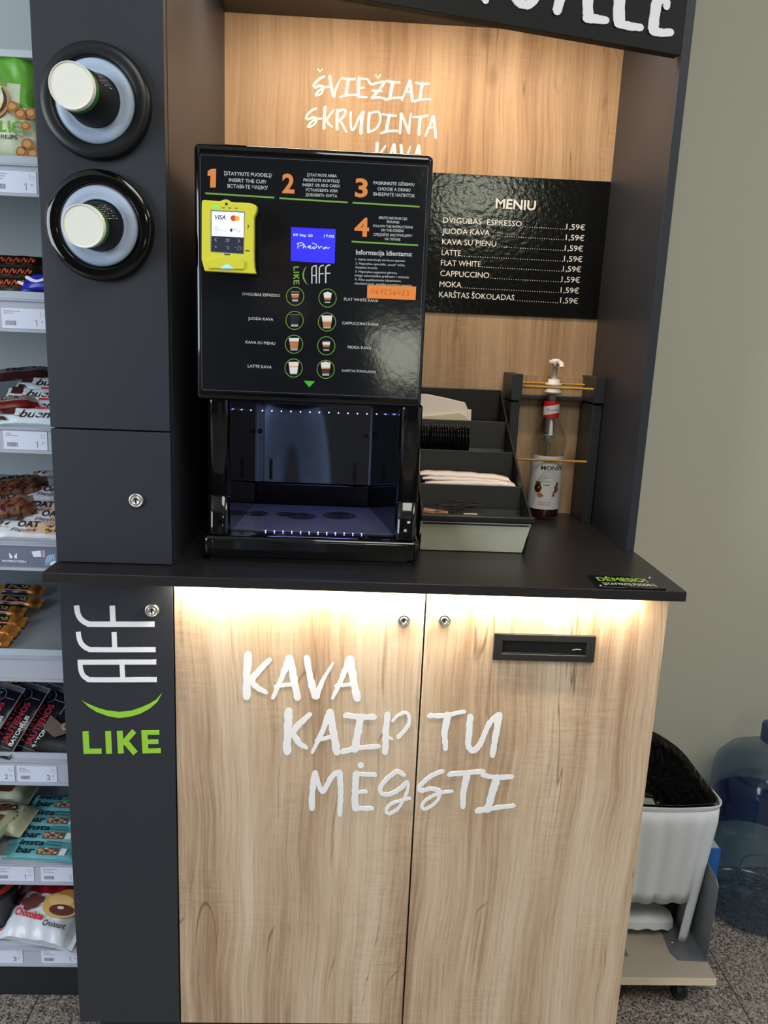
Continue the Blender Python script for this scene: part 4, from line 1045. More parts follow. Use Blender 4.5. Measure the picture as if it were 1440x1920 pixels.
m.done('label_picture', [mat('pic_dark', (62, 26, 18)), mat('pic_brown', (112, 56, 34)), mat('pic_tan', (186, 116, 66)), mat('pic_orange', (172, 88, 42))], lb, label='printed picture of a caramel jar and cubes')
# neck wrap and its print
zn0, zn1 = zof(783), zof(752)
m = MB(); P = arc_surface(0.0178, zn0, zn1, -PI, PI, 40)
n_ = 40; rows_ = []
for k in range(n_+1):
    t = -PI+2*PI*k/n_; w_ = 0.0035*math.sin(t-CA)
    zz = [zn0, zn0+0.008+w_, zn1-0.009+w_, zn1]
    rows_.append([Vector((BX+0.0168*math.sin(t), BY-0.0168*math.cos(t), z)) for z in zz])
m.grid(rows_, mi=lambda i, j: 0 if j != 1 else 1)
m.done('neck_label', [mat('neck_red', (190, 28, 40), rough=0.4), LBL], bt, label='red and white neck label')
m = MB(); vs, fs, gx0, gx1, ch = glyphs('Caramel', 0.0); R_ = 0.0170
out = [m.bm.verts.new(Vector((BX+R_*math.sin(CA+(x_-gx0)/(gx1-gx0)*1.5-0.55), BY-R_*math.cos(CA+(x_-gx0)/(gx1-gx0)*1.5-0.55), (zn0+zn1)/2-0.004+y_/ch*0.006+(x_-gx0)/(gx1-gx0)*0.002))) for x_, y_ in vs]
for f in fs:
    try: m.bm.faces.new([out[i] for i in f])
    except ValueError: pass
m.done('neck_print', mat('ink_grey', (110, 112, 116)), bt)
# pump
PW = mat('white_pump_plastic', (232, 230, 226), rough=0.35)
zc0, zc1 = zof(737), zof(729)
pm = MB(); pm.lathe([(0.0, zc0-0.002), (0.0135, zc0-0.002), (0.0175, zc0), (0.0180, zc0+0.004), (0.0140, zc0+0.006), (0.0140, zof(724)), (0.0175, zof(723)), (0.0178, zof(719)), (0.0125, zof(718)), (0.0120, zof(711)), (0.0, zof(711))], (BX, BY, 0), (0, 0, 1), 36, cap=False)
po = pm.done('pump_collar', PW, bt, label='white pump collar')
MB().lathe([(0.0062, zof(712)), (0.0058, zof(686))], (BX, BY, 0), (0, 0, 1), 20).done('pump_stem', PW, bt)
hd = MB(); zh = zof(681)
hd.lathe([(0.0, zh-0.006), (0.0080, zh-0.006), (0.0090, zh-0.002), (0.0095, zh+0.005), (0.0075, zh+0.009), (0.0, zh+0.0095)], (BX+0.001, BY, 0), (0, 0, 1), 24, cap=False)
hd.box(BX-0.0145, BX+0.002, BY-0.008, BY+0.004, zh-0.001, zh+0.007, bev=0.002)
hd.tube([(BX+0.002, BY-0.004, zh+0.003), (BX+0.004, BY-0.026, zh+0.002), (BX+0.0045, BY-0.034, zh+0.000), (BX+0.0048, BY-0.036, zh-0.007)], 0.0048, 12)
hd.done('pump_head', PW, bt, label='white pump head with short spout')
dp2 = MB(); dp2.lathe([(0.0095, zof(811)), (0.0100, zof(740))], (BX-0.001, BY, 0), (0, 0, 1), 20); dp2.lathe([(0.0035, Z1+0.012), (0.0035, zof(811))], (BX-0.001, BY, 0), (0, 0, 1), 12)
dp2.lathe([(0.0095, zof(828)), (0.0088, zof(816))], (BX-0.002, BY, 0), (0, 0, 1), 20)
dp2.done('pump_tube', PW, bt, label='white dip tube inside the bottle')
# ================================================================== trolley, bin and water bottle on the right
TZ = 0.083
tr = thing('trolley', 'low pale chipboard trolley board on black castors beside the cabinet', 'trolley', (1.12, 0.3, 0))
BRD = mat('chipboard_top', (160, 150, 138), rough=0.6, noise=0.06, nscale=30)
MB().box(1.012, 1.2405, 0.1025, 0.50, TZ-0.0175, TZ, bev=0.0006, seg=1).done('board', BRD, tr)
MB().box(1.012, 1.2407, 0.1018, 0.1024, TZ-0.0175, TZ).done('edge_band', mat('cream_edge_band', (214, 198, 168), rough=0.5), tr, label='cream edge band')
for x, y in ((1.185, 0.142), (1.05, 0.142), (1.185, 0.45), (1.05, 0.45)):
    w_ = MB(); w_.lathe([(0.0, -0.011), (0.0200, -0.011), (0.0225, -0.007), (0.0225, 0.007), (0.0200, 0.011), (0.0, 0.011)], (x, y, 0.0228), (1, 0, 0), 28, cap=False)
    w_.lathe([(0.016, 0.045), (0.016, TZ-0.0176)], (x, y, 0), (0, 0, 1), 16); w_.box(x-0.014, x+0.014, y-0.008, y+0.008, 0.020, 0.050, bev=0.002)
    w_.done('castor', mat('castor_black', (20, 20, 21), rough=0.4), tr)
# angled metal plates that hold the bin
BRK = mat('grey_metal_plate', (122, 126, 132), rough=0.45, metal=0.5)
PX = 1.2378
bk = thing('metal_bracket', 'grey folded metal plate standing on the trolley right of the bin', 'bracket', (1.2, 0.2, TZ))
m = MB(); FXp = onPlane((PX, 0, 0), (1, 0, 0))
sp = [FXp(1325, 1802), FXp(1346, 1664), FXp(1345, 1652), FXp(1329, 1634)]
z_top = sp[3].z
m.prism([(PX, sp[0].y, TZ+0.001), (PX, sp[1].y, sp[1].z), (PX, sp[1].y+0.012, sp[1].z+0.012), (PX, 0.30, z_top+0.03), (PX, 0.36, z_top+0.03), (PX, 0.36, TZ+0.001)], (0.0016, 0, 0))
m.done('upright', BRK, bk)
m = MB(); FZp = onZ(TZ+0.0012)
a_, b_, c_, d_ = FZp(1325, 1803), FZp(1268, 1800), FZp(1256, 1785), FZp(1240, 1746)
m.prism([(PX, a_.y, TZ+0.0004), (b_.x+0.004, b_.y, TZ+0.0004), (c_.x, c_.y, TZ+0.0004), (d_.x, d_.y, TZ+0.0004), (d_.x, 0.36, TZ+0.0004), (PX, 0.36, TZ+0.0004)], (0, 0, 0.0014)); m.done('foot', BRK, bk)
p = onZ(TZ+0.002)(1260, 1766); MB().lathe([(0.004, 0), (0.0035, 0.0016), (0, 0.002)], p, (0, 0, 1), 12).done('screw', CHROME, bk)
bk2 = thing('metal_bracket', 'grey metal plate corner showing on the trolley beside the cabinet side', 'bracket', (1.03, 0.2, TZ))
p = onZ(TZ+0.001)(1172, 1790); MB().box(p.x-0.03, p.x+0.006, p.y-0.004, p.y+0.10, TZ+0.0002, TZ+0.0016, bev=0.0004).done('foot', BRK, bk2)

# bin: front face fluted, sides running together towards the back
bn = thing('waste_bin', 'white fluted plastic bin with a black bag on the small trolley', 'bin', (1.12, 0.3, TZ))
BW_ = mat('white_bin_plastic', (206, 212, 218), rough=0.42)
RZ = 0.4150
FRM = onZ(RZ)
xc = 1.130; FYr = 0.193
def rim_outline(z, s, fy, n=64):
    """rounded-front plan: nearly straight front with soft corners, sides closing to a narrower back"""
    pts = []
    hw_ = 0.122*s
    for (x, y) in ((-1.0, 0.035), (-0.97, 0.010), (-0.85, -0.003), (-0.5, -0.010), (0, -0.013), (0.5, -0.010), (0.85, -0.003), (0.97, 0.010), (1.0, 0.035), (0.96, 0.10), (0.85, 0.17), (0.66, 0.235), (0.42, 0.272), (0, 0.285), (-0.42, 0.272), (-0.66, 0.235), (-0.85, 0.17), (-0.96, 0.10)):
        pts.append((xc+x*hw_, fy+y*s))
    # close Catmull-Rom
    out = []
    N = len(pts)
    for i in range(N):
        p0, p1, p2, p3 = pts[i-1], pts[i], pts[(i+1) % N], pts[(i+2) % N]
        for k in range(6):
            t = k/6
            out.append(tuple(0.5*((2*p1[a])+(-p0[a]+p2[a])*t+(2*p0[a]-5*p1[a]+4*p2[a]-p3[a])*t*t+(-p0[a]+3*p1[a]-3*p2[a]+p3[a])*t**3) for a in (0, 1)))
    return out
ZB0 = TZ+0.004
ARCH = 0.190
def bin_ring(z, k_out=0.0):
    t = (z-ZB0)/(RZ-ZB0); s = 0.74+0.26*t+k_out
    o = rim_outline(z, s, FYr+0.010*(1-t)-k_out*0.02)
    res = []
    for i, (x, y) in enumerate(o):
        fl = 0
        if y < FYr+0.028 and z < RZ-0.02:
            fl = 0.0075*abs(math.sin((x-xc)/(0.122*s)*PI*2.6))
        res.append(Vector((x, y-fl+0.002, z)))
    return res
m = MB(); zl = [ZB0+(ARCH-ZB0)*k/6 for k in range(7)]+[ARCH+(RZ-0.010-ARCH)*k/8 for k in range(1, 9)]
rings = [bin_ring(z) for z in zl]
P_ = rings
V = [[m.bm.verts.new(p) for p in row] for row in rings]
N = len(rings[0])
for i in range(len(V)-1):
    for j in range(N):
        q = (V[i][j], V[i+1][j], V[i+1][(j+1) % N], V[i][(j+1) % N])
        cx_ = sum(v.co.x for v in q)/4; cy_ = sum(v.co.y for v in q)/4; cz_ = sum(v.co.z for v in q)/4
        # the arched pedal opening in the lower front
        if cy_ < FYr+0.05 and abs(cx_-xc) < 0.78*0.122*(0.74+0.26*(cz_-ZB0)/(RZ-ZB0)) and cz_ < ARCH: continue
        f = m.bm.faces.new(q); f.smooth = True
sm = m.done('body', BW_, bn)
so_ = sm.modifiers.new('wall', 'SOLIDIFY'); so_.thickness = 0.003; so_.offset = -1
m = MB(); m.grid([bin_ring(RZ-0.010), bin_ring(RZ-0.009, 0.02), bin_ring(RZ-0.003, 0.04), bin_ring(RZ, 0.045), bin_ring(RZ+0.001, 0.02), bin_ring(RZ-0.004, 0.0)], closev=True)
m.done('rim', BW_, bn, label='rounded white rim')
# inner dark hollow behind the arch and the pedal flap
m = MB(); m.box(xc-0.085, xc+0.085, FYr+0.060, FYr+0.064, ZB0, ARCH+0.02); m.done('inner_wall', mat('bin_inside_dark', (24, 24, 26), rough=0.8), bn, label='dark inside of the pedal opening')
m = MB(); zt_ = 0.132; prf = []
top = []
for k in range(25):
    t = -1+2*k/24; x = xc+0.070*t
    top.append((x, FYr+0.012+0.028*abs(t)**3, zt_-0.006-0.018*abs(t)**2.2, zt_-0.022-0.020*abs(t)**2.2+0.002*math.cos(t*PI*4)))
rows_ = [[Vector((x, y+0.045, z+0.014)) for x, y, z, zb in top], [Vector((x, y+0.012, z+0.006)) for x, y, z, zb in top], [Vector((x, y, z)) for x, y, z, zb in top], [Vector((x, y-0.001, zb)) for x, y, z, zb in top], [Vector((x, y+0.045, zb)) for x, y, z, zb in top]]
m.grid(rows_, smooth=False); m.done('pedal', BW_, bn, label='rounded white pedal')
# bag: folded over the rim and rising to a slack peak at the back
BAG = mat('black_bin_bag', (11, 11, 12), rough=0.3, spec=0.9, bump=1.0, bscale=60)
for n_ in BAG.node_tree.nodes:
    if n_.type == 'BUMP': n_.inputs['Distance'].default_value = 0.012
bg_ = thing('bin_bag', 'shiny black plastic bag lining the white bin', 'bin bag', (xc, 0.3, 0.3))
m = MB(); rows_ = []
base = bin_ring(RZ, 0.03)
cxy = Vector((xc, FYr+0.14, 0))
for lv in range(-6, 9):
    row = []
    for i, p in enumerate(base):
        back = max(0.0, min(1.0, (p.y-FYr-0.03)/0.17)); back = back*back*(3-2*back)
        if lv <= 0:
            k = 1-0.045+0.028*lv/6; d = (p-Vector((cxy.x, cxy.y, p.z)))
            z = RZ+0.001+(0.028*back)+lv*0.024
            wr = (0.016*math.sin(i*0.55+0.4*lv)+0.008*math.sin(i*1.7+1.1))*min(1, -lv/3)
            k2 = 0.935-0.13*(-lv)/6
            q = Vector((cxy.x+d.x*(k2+wr), cxy.y+d.y*(k2+wr), z))
        else:
            # outside, folded back down over the rim at the rear only
            d = (p-Vector((cxy.x, cxy.y, p.z))); t = lv/8
            kk = 0.935+0.05*min(1, t*2)+0.012*math.sin(i*0.9)*back*t
            z = RZ+0.001+0.028*back*(1-t*0.9)+0.004*math.sin(t*PI)*(0.3+0.7*back)-0.014*t*back
            q = Vector((cxy.x+d.x*kk, cxy.y+d.y*kk, z))
            if back < 0.05: q = Vector((cxy.x+d.x*min(kk, 0.965), cxy.y+d.y*min(kk, 0.965), RZ+0.0025))
        row.append(q)
    rows_.append(row)
m.grid(rows_, closev=True); 
f_ = m.bm.faces.new([m.bm.verts.new(p) for p in rows_[0]]); f_.material_index = 0
m.done('bag_film', BAG, bg_)
# what lies inside
lt = MB(); p = Vector((1.085, 0.225, RZ-0.018)); lt.prism([p+Vector(q) for q in ((-0.03, 0, -0.02), (0.035, 0.0, -0.028), (0.020, 0.03, 0.012), (-0.012, 0.03, 0.024))], (0, 0.004, 0.002))
o = lt.done('paper_scrap', mat('green_scrap', (44, 84, 22), rough=0.6)); tag(o, 'crumpled green paper scrap inside the bin bag', 'litter')
lt = MB(); p = Vector((1.075, 0.214, RZ-0.016)); lt.prism([p+Vector(q) for q in ((-0.03, 0, -0.01), (0.055, 0.004, -0.016), (0.045, 0.02, 0.004), (-0.02, 0.022, 0.008))], (0, 0.004, -0.003))
o = lt.done('paper_scrap', mat('white_scrap', (130, 136, 120), rough=0.6)); tag(o, 'pale grey paper scrap inside the bin bag', 'litter')

# water bottle
WX, WY = 1.480, 0.425
wb = thing('water_bottle', 'large blue plastic water cooler bottle standing on the floor by the wall', 'bottle', (WX, WY, 0))
def water_plastic():
    m = bpy.data.materials.new('blue_bottle_plastic'); m.use_nodes = True
    nt = m.node_tree; b = nt.nodes['Principled BSDF']
    b.inputs['Base Color'].default_value = (*lin((112, 158, 196)), 1)
    b.inputs['Transmission Weight'].default_value = 0.85; b.inputs['Roughness'].default_value = 0.10; b.inputs['IOR'].default_value = 1.2
    return m
WP = thin_glass('blue_bottle_plastic', (198, 214, 228), gl=0.07, rough=0.12)
R_ = 0.126
prof = [(0.0, 0.006), (R_*0.80, 0.004), (R_*0.93, 0.006), (R_*0.99, 0.022), (R_, 0.045), (R_*0.985, 0.052), (R_*0.985, 0.060), (R_, 0.067), (R_, 0.105), (R_*0.972, 0.112), (R_*0.965, 0.120), (R_*0.965, 0.215), (R_*0.972, 0.224), (R_, 0.232), (R_, 0.292), (R_*0.985, 0.300), (R_*0.985, 0.308), (R_, 0.315), (R_, 0.345), (R_*0.95, 0.372), (R_*0.80, 0.396), (R_*0.55, 0.414), (R_*0.30, 0.424), (R_*0.24, 0.430), (R_*0.235, 0.462), (R_*0.255, 0.464), (R_*0.255, 0.474), (R_*0.20, 0.475)]
m = MB(); m.lathe(prof, (WX, WY, 0), (0, 0, 1), 72, cap=False)
bo_ = m.done('bottle_body', WP, wb); 
m = MB()
for z_ in (0.170, 0.1):
    pass
# moulded oval hand-grip ring on the side facing the viewer
ang0 = math.atan2(CAM.x-WX, -(CAM.y-WY))+0.1
def WF(x, y): return Vector((WX+(R_*0.968)*math.sin(ang0+x/R_), WY-(R_*0.968)*math.cos(ang0+x/R_), y))
loop = [(0.045*math.cos(2*PI*k/40), 0.170+0.042*math.sin(2*PI*k/40)) for k in range(41)]
m.tube([WF(*p) for p in loop], 0.0012, 8); m.done('grip_ring', WP, wb, label='moulded oval ring')
m = MB(); m.grid([[Vector((WX+R_*0.95*math.sin(a_), WY-R_*0.95*math.cos(a_), z_)) for z_ in (0.150, 0.275)] for a_ in [PI*0.55+PI*0.95*k/30 for k in range(31)]]); m.done('back_label', thin_glass('blue_film', (70, 128, 200), gl=0.03, rough=0.3), wb, label='blue translucent label on the far side')
m = MB(); m.lathe([(R_*0.262, 0.440), (R_*0.262, 0.478), (R_*0.20, 0.482), (0, 0.482)], (WX, WY, 0), (0, 0, 1), 36, cap=False); m.done('cap', mat('blue_cap', (50, 70, 104), rough=0.4), wb, label='dark blue cap')
# blue and white box leaning behind the bin
bxo = thing('carton', 'flat white and blue carton standing between the bin and the water bottle', 'box', (1.262, 0.30, 0))
ca, cb2 = onPlane((1.268, 0, 0), (1, 0, 0))(1351, 1592), onPlane((1.268, 0, 0), (1, 0, 0))(1343, 1650)
cy0 = (ca.y+cb2.y)/2
qb = MB().box(1.246, 1.268, cy0+0.004, cy0+0.17, 0.001, ca.z, bev=0.001).done('carton_body', mat('pale_carton', (150, 160, 172), rough=0.5), bxo)
MB().box(1.2455, 1.2685, cy0, cy0+0.0038, 0.001, ca.z+0.0005).done('blue_edge', mat('blue_edge', (28, 92, 168), rough=0.4), bxo, label='bright blue edge')
# ================================================================== shop shelving on the left
GX0, GX1, GY, GB = -0.62, -0.010, 0.130, 0.470
rows = [(1.5693, 1.5191), (1.3606, 1.3067), (1.1481, 1.1042), (0.9434, 0.8946), (0.7310, 0.6830), (0.5239, 0.4728), (0.3034, 0.2585), (0.1130, 0.0719)]
RISE = 0.060
SLOPE = RISE/(GB-GY)
SM = mat('grey_shelf_metal', (150, 158, 166), rough=0.45, metal=0.2)
SLIP = mat('pale_shelf_lip', (176, 186, 198), rough=0.35)
gd = thing('display_shelving', 'tall grey metal shop shelving full of snacks left of the black column', 'shelving', (-0.3, 0.3, 0))
MB().box(GX0, GX1, GB, GB+0.02, 0.07, 2.30).done('back_panel', mat('grey_back_panel', (168, 176, 180), rough=0.55), gd)
MB().box(GX0, GX1, GY+0.002, GY+0.020, 0.0, rows[-1][1]-0.001).box(GX0, GX1, GY+0.02, GB, 0.0, 0.06).done('plinth', mat('dark_plinth', (30, 34, 38), rough=0.5), gd, label='dark kick plate')
HM = mat('clear_label_holder', (176, 180, 194), rough=0.25)
for k, (zt, zb) in enumerate(rows):
    sh = MB()
    a_ = (GX0, GY+0.004, zt-0.001); 
    sh.prism([(GX0, GY+0.004, zt-0.001), (GX0, GB, zt-0.001+RISE), (GX0, GB, zt-0.004+RISE), (GX0, GY+0.004, zt-0.018)], (GX1-GX0, 0, 0))
    so = sh.done('shelf', SM, gd)
    hm = MB(); hm.box(GX0, GX1, GY, GY+0.004, zb, zt, bev=0.0006, seg=1)
    hm.box(GX0, GX1, GY-0.0035, GY, zt-0.004, zt-0.0008, bev=0.0005, seg=1); hm.box(GX0, GX1, GY-0.0045, GY, zb, zb+0.0055, bev=0.0005, seg=1)
    ho = hm.done('label_holder', HM, so)
    lipm = MB(); lipm.box(GX0, GX1, GY+0.0042, GY+0.0065, zt-0.002, zt+0.012); lipm.done('front_lip', SLIP, so)
MB().box(GX0, GX1, 0.175, 0.195, 1.737, 1.7475).box(GX0, GX1, 0.195, GB, 1.742, 1.7475).done('top_shelf', mat('pale_shelf', (196, 204, 210), rough=0.4), gd, label='pale top shelf')

def onShelf(k, up=0.0):
    zt = rows[k][0]; n = Vector((0, -RISE, GB-GY)).normalized()
    return onPlane(Vector((0, GY, zt))+n*up, n)
TILT = math.atan(SLOPE)

# ---- price labels
LW, LH = 0.0735, 0.0325
PAPER = mat('label_paper', (214, 220, 240), rough=0.5)
TXT = mat('label_ink', (110, 112, 128)); GRN = mat('label_green', (176, 206, 170))
def make_price_label(num, label, lines):
    o = thing('price_label', label, 'price label', group=None)
    m = MB(); m.box(0, LW, -0.0007, 0, 0, LH); m.done('card', PAPER, o, local=True)
    F_ = frame((0, -0.0007, 0), (1, 0, 0), (0, 0, 1)); m = MB()
    for i, (s_, w_) in enumerate(lines): m.text(s_, F_, (0.004, LH-0.0055-i*0.0036), (0.004+w_, LH-0.0055-i*0.0036), 0.0019, up=(0, 0, 1), lift=0.0002)
    x = 0.006; rnd = random.Random(len(label))
    while x < 0.024:
        b_ = rnd.choice((0.0004, 0.0006, 0.001)); m.shape([(x, 0.005), (x+b_, 0.005), (x+b_, 0.0125), (x, 0.0125)], F_, lift=0.0002); x += b_+rnd.choice((0.0005, 0.0008))
    if num == '1': m.stroke([(LW-0.019, 0.0125), (LW-0.0165, 0.0150), (LW-0.0165, 0.0045)], 0.0009, F_, lift=0.0002, spline=False, caps='flat')
    else: m.text(num, F_, (LW-0.019, 0.0045), (LW-0.0125, 0.0045), 0.0105, up=(0, 0, 1), lift=0.0002)
    m.text('.59', F_, (LW-0.0095, 0.011), (LW-0.006, 0.011), 0.003, up=(0, 0, 1), lift=0.0002)
    m.done('label_print', TXT, o, local=True)
    m = MB(); m.stroke([(LW-0.010, LH-0.003), (LW-0.010, LH-0.012), (LW-0.004, LH-0.012), (LW-0.004, LH-0.009), (LW-0.0075, LH-0.006)], 0.0011, F_, lift=0.0002, spline=False, caps='flat'); m.done('shop_mark', GRN, o, local=True, label='pale green mark')
    return o
Fg = onY(GY-0.0002)
def put_label(num, k, u, side, v, label, lines):
    p = Fg(u, v); x = p.x if side == 'l' else p.x-LW
    z = rows[k][1]+0.0060
    o = make_price_label(num, label, lines); o.location = (x, GY-0.0003, z)
    o.scale = (1, 1, 1.0 if rows[k][0]-rows[k][1] > 0.046 else 0.98)
L1 = [('Duonos traškučiai', 0.024), ('RY CHARLIE', 0.020), ('su česnakais', 0.017)]
L2 = [('Šokoladinis batonėlis', 0.026), ('MILKY WAY', 0.016)]
L3 = [('Vafliai', 0.009), ('KINDER BUENO', 0.021)]
L4 = [('Džiovinta', 0.011), ('BATONĖLIS', 0.017), ('jautienos, 25 g', 0.021)]
L5 = [('Batonėlis pistacijų', 0.026), ('INSTA BAR', 0.016), ('su spanguolėmis', 0.022)]
L6 = [('Kruasanas', 0.010), ('CHOCOLATE', 0.014), ('su šokolado įdaru', 0.022)]
put_label('1', 0, 68, 'r', 330, 'white price label under the garlic bread crisps bag', L1)
put_label('1', 1, 3, 'l', 590, 'white price label under the blue and black chocolate bars', L2)
put_label('1', 2, 7, 'l', 825, 'white price label under the white hazelnut wafer bars', L3)
put_label('2', 5, 28, 'r', 1455, 'left of two white price labels under the dark dried meat packs', L4)
put_label('2', 5, 33, 'l', 1455, 'right of two white price labels under the dark dried meat packs', L4)
put_label('1', 6, 64, 'r', 1638, 'left of two white price labels under the turquoise oat bars', L5)
put_label('1', 6, 77, 'l', 1638, 'right of two white price labels under the turquoise oat bars', L5)
put_label('3', 7, 43, 'r', 1795, 'white price label on the lowest shelf under the black and red tub', L6)
put_label('1', 7, 78, 'l', 1795, 'white price label on the lowest shelf under the croissant bag', L6)
# grey advertising strip in the holder of the fourth row
st_ = thing('advert_strip', 'grey advertising strip with a white logo in the shelf front below the oat flapjacks', 'sign', Fg(0, 1040))
MB().box(GX0, GX1-0.001, GY-0.0010, GY-0.0002, rows[3][1]+0.0065, rows[3][0]-0.0045).done('strip', mat('strip_grey', (112, 118, 140), rough=0.35), st_)
G4 = crop(onY(GY-0.0010), 0, 870, 9.14)
m = MB(); m.text('MYPROTEIN', G4, (45, 1675), (448, 1690), 34, bold=0.03); m.shape([(155, 1515), (212, 1570), (220, 1616), (168, 1612)], G4); m.shape([(292, 1520), (250, 1570), (244, 1612), (296, 1620)], G4)
m.done('logo', WHITE, st_, label='white logo')
m = MB(); m.shape([(540, 1500), (700, 1480), (715, 1590), (580, 1592)], G4, mi=0); m.shape([(715, 1475), (775, 1475), (785, 1600), (722, 1598)], G4, mi=1); m.shape([(765, 1740), (770, 1640), (820, 1560), (900, 1540), (965, 1600), (965, 1690), (880, 1680), (840, 1740)], G4, mi=2)
m.shape([(860, 1735), (870, 1680), (940, 1655), (980, 1680), (960, 1740)], G4, mi=0, lift=0.0008)
for q in range(4): m.stroke([(800+q*40, 1690-q*20), (815+q*40, 1600-q*12), (840+q*38, 1570-q*6)], 9, G4, mi=0, lift=0.0008)
m.done('photo_print', [WHITE, mat('strip_pink', (186, 158, 176)), mat('strip_blue', (112, 158, 186))], st_, label='pale blue and white printed picture')

# ---- snack wrappers
def pack(m, L_, W_, H_, fin=0.010, nx=22, ny=9, mi=0, wob=0.0008, seed=0, taper=0.0, flat=6.0):
    """flow-wrapped pillow: length x, width y, height z, crimped fins at both ends"""
    rnd = random.Random(seed); ph = [rnd.uniform(0, 6) for _ in range(6)]
    top, bot = [], []
    for i in range(nx+1):
        x = -L_/2+L_*i/nx; tx = abs(x)/(L_/2-fin)
        e = max(0.0, 1-min(1, tx)**flat)**0.5
        wv = W_*(1.0 if tx >= 1 else 0.93+0.07*min(1, tx)**4)
        rt, rb = [], []
        for j in range(ny+1):
            ty = -1+2*j/ny; y = ty*wv/2
            s_ = max(0.0, 1-abs(ty)**flat*0.9)**0.5
            if tx >= 1: h = 0.0007; zc_ = H_*0.38+0.0016*math.sin(y*420+ph[0])*0.4
            else: h = H_/2*e*s_+0.0004; zc_ = H_*0.5*(e)+H_*0.38*(1-e)
            n_ = wob*(math.sin(x*190+ph[1]+y*60)+math.sin(y*310+ph[2]+x*90))*0.5*min(1, e*2)
            rt.append(Vector((x, y, zc_+h+n_))); rb.append(Vector((x, y, max(0.0, zc_-h))))
        top.append(rt); bot.append(rb)
    f = mi if callable(mi) else (lambda i, j: mi)
    m.grid(top, mi=f); m.grid([r[::-1] for r in bot], mi=f)
    for i in range(nx):
        for e_ in (0, ny):
            q = [top[i][e_], top[i+1][e_], bot[i+1][e_], bot[i][e_]]
            ff = m.poly(q, f(i, e_ if e_ < ny else ny-1)); ff.smooth = True
    return m
def seat(o, k, u, v, ang=0.0, up=0.0, roll=0.0, at='c', L_=0, pitch=0.0):
    """put a thing on shelf k with its middle (or left end) where pixel u, v meets the shelf"""
    p = onShelf(k, up)(u, v)
    o.rotation_euler = (Matrix.Rotation(TILT+math.radians(pitch), 3, 'X') @ Matrix.Rotation(math.radians(ang), 3, 'Z') @ Matrix.Rotation(math.radians(roll), 3, 'X')).to_euler()
    if at == 'l': p = p+(o.rotation_euler.to_matrix() @ Vector((L_/2, 0, 0)))
    if at == 'r': p = p-(o.rotation_euler.to_matrix() @ Vector((L_/2, 0, 0)))
    o.location = p
    return o
TOPF = lambda H_: frame((0, 0, H_), (1, 0, 0), (0, 1, 0))
NZ = dict(n=(0, 0, 1), up=(0, 1, 0))

# bag of bread crisps standing on the top row
bag = thing('crisps_bag', 'big green and cream bag of garlic bread crisps standing on the upper shelf', 'snack bag')
m = MB()
Hb, Wb, Db = 0.172, 0.150, 0.048
rows_f, rows_b = [], []
for i in range(25):
    t = i/24; z = Hb*t
    e = (max(0, 1-abs(2*t-1)**5))**0.5 if 0 < t < 1 else 0
    wv = Wb/2*(1-0.05*e+0.03*math.sin(t*9))
    rf, rb = [], []
    for j in range(15):
        s_ = -1+2*j/14; pr_ = max(0, 1-abs(s_)**3.0)**0.5
        n_ = 0.0022*(math.sin(t*17+s_*5)+math.sin(s_*11+t*6))*(0.3+e)
        rf.append(Vector((s_*wv, -Db/2*e*pr_-0.0006+n_, z+0.003*math.sin(s_*5)*t))); rb.append(Vector((s_*wv, Db/2*e*pr_+0.0006, z+0.003*math.sin(s_*5)*t)))
    rows_f.append(rf); rows_b.append(rb)
def bagcol(i, j):
    t = i/24; s_ = -1+2*j/14
    if t > 0.66-0.05*math.cos(s_*3) or (s_ > 0.55 and t > 0.40+0.1*(1-s_)): return 0
    return 1
m.grid(rows_f, mi=bagcol); m.grid([r[::-1] for r in rows_b], mi=bagcol)
m.done('film', [mat('bag_green', (98, 172, 50), rough=0.35), mat('bag_cream', (212, 220, 190), rough=0.4)], bag, local=True)
BF = frame((0, -Db/2-0.0035, 0), (1, 0, 0), (0, 0, 1)); NY = dict(n=(0, -1, 0), up=(0, 0, 1))
m = MB(); m.text('GARLIC', BF, (-0.052, 0.040), (0.046, 0.040), 0.017, bold=0.02, **NY); m.done('flavour_name', mat('bag_green', (98, 172, 50)), bag, local=True, label='green flavour name')
m = MB(); m.text('BREAD CRISPS', BF, (-0.040, 0.029), (0.036, 0.029), 0.0065, bold=0.015, **NY); m.done('product_name', mat('ink_brown', (64, 52, 44)), bag, local=True)
m = MB(); cxo, czo = -0.012, 0.088
def disc2(m, F, cx, cy, rx, ry, mi, lift, n=30, nn=(0, -1, 0)):
    m.shape([(cx+rx*math.cos(2*PI*k/n), cy+ry*math.sin(2*PI*k/n)) for k in range(n)], F, n=nn, lift=lift, mi=mi)
disc2(m, BF, cxo, czo, 0.036, 0.032, 0, 0.0004); disc2(m, BF, cxo, czo+0.001, 0.033, 0.028, 1, 0.0007); disc2(m, BF, cxo-0.002, czo+0.003, 0.030, 0.025, 2, 0.0010); disc2(m, BF, cxo-0.001, czo-0.008, 0.026, 0.012, 3, 0.0012)
for pts in ([(-0.012, 0.008), (-0.004, 0.014), (0.004, 0.006), (-0.003, 0.002)], [(0.002, 0.002), (0.010, 0.012), (0.018, 0.014)], [(-0.014, -0.010), (-0.008, -0.002), (-0.004, -0.012), (0.004, -0.006)], [(0.006, -0.010), (0.013, -0.002), (0.010, 0.0), (0.007, -0.006), (0.018, -0.010)]):
    m.stroke([(cxo+x, czo+y) for x, y in pts], 0.0022, BF, lift=0.0015, mi=4)
m.done('badge', [mat('badge_brown', (196, 144, 84)), mat('badge_dark', (66, 44, 34)), mat('badge_cream', (232, 230, 214)), mat('badge_yellow', (236, 222, 120)), mat('ink_brown', (64, 52, 44))], bag, local=True, label='round yellow and brown badge')
m = MB()
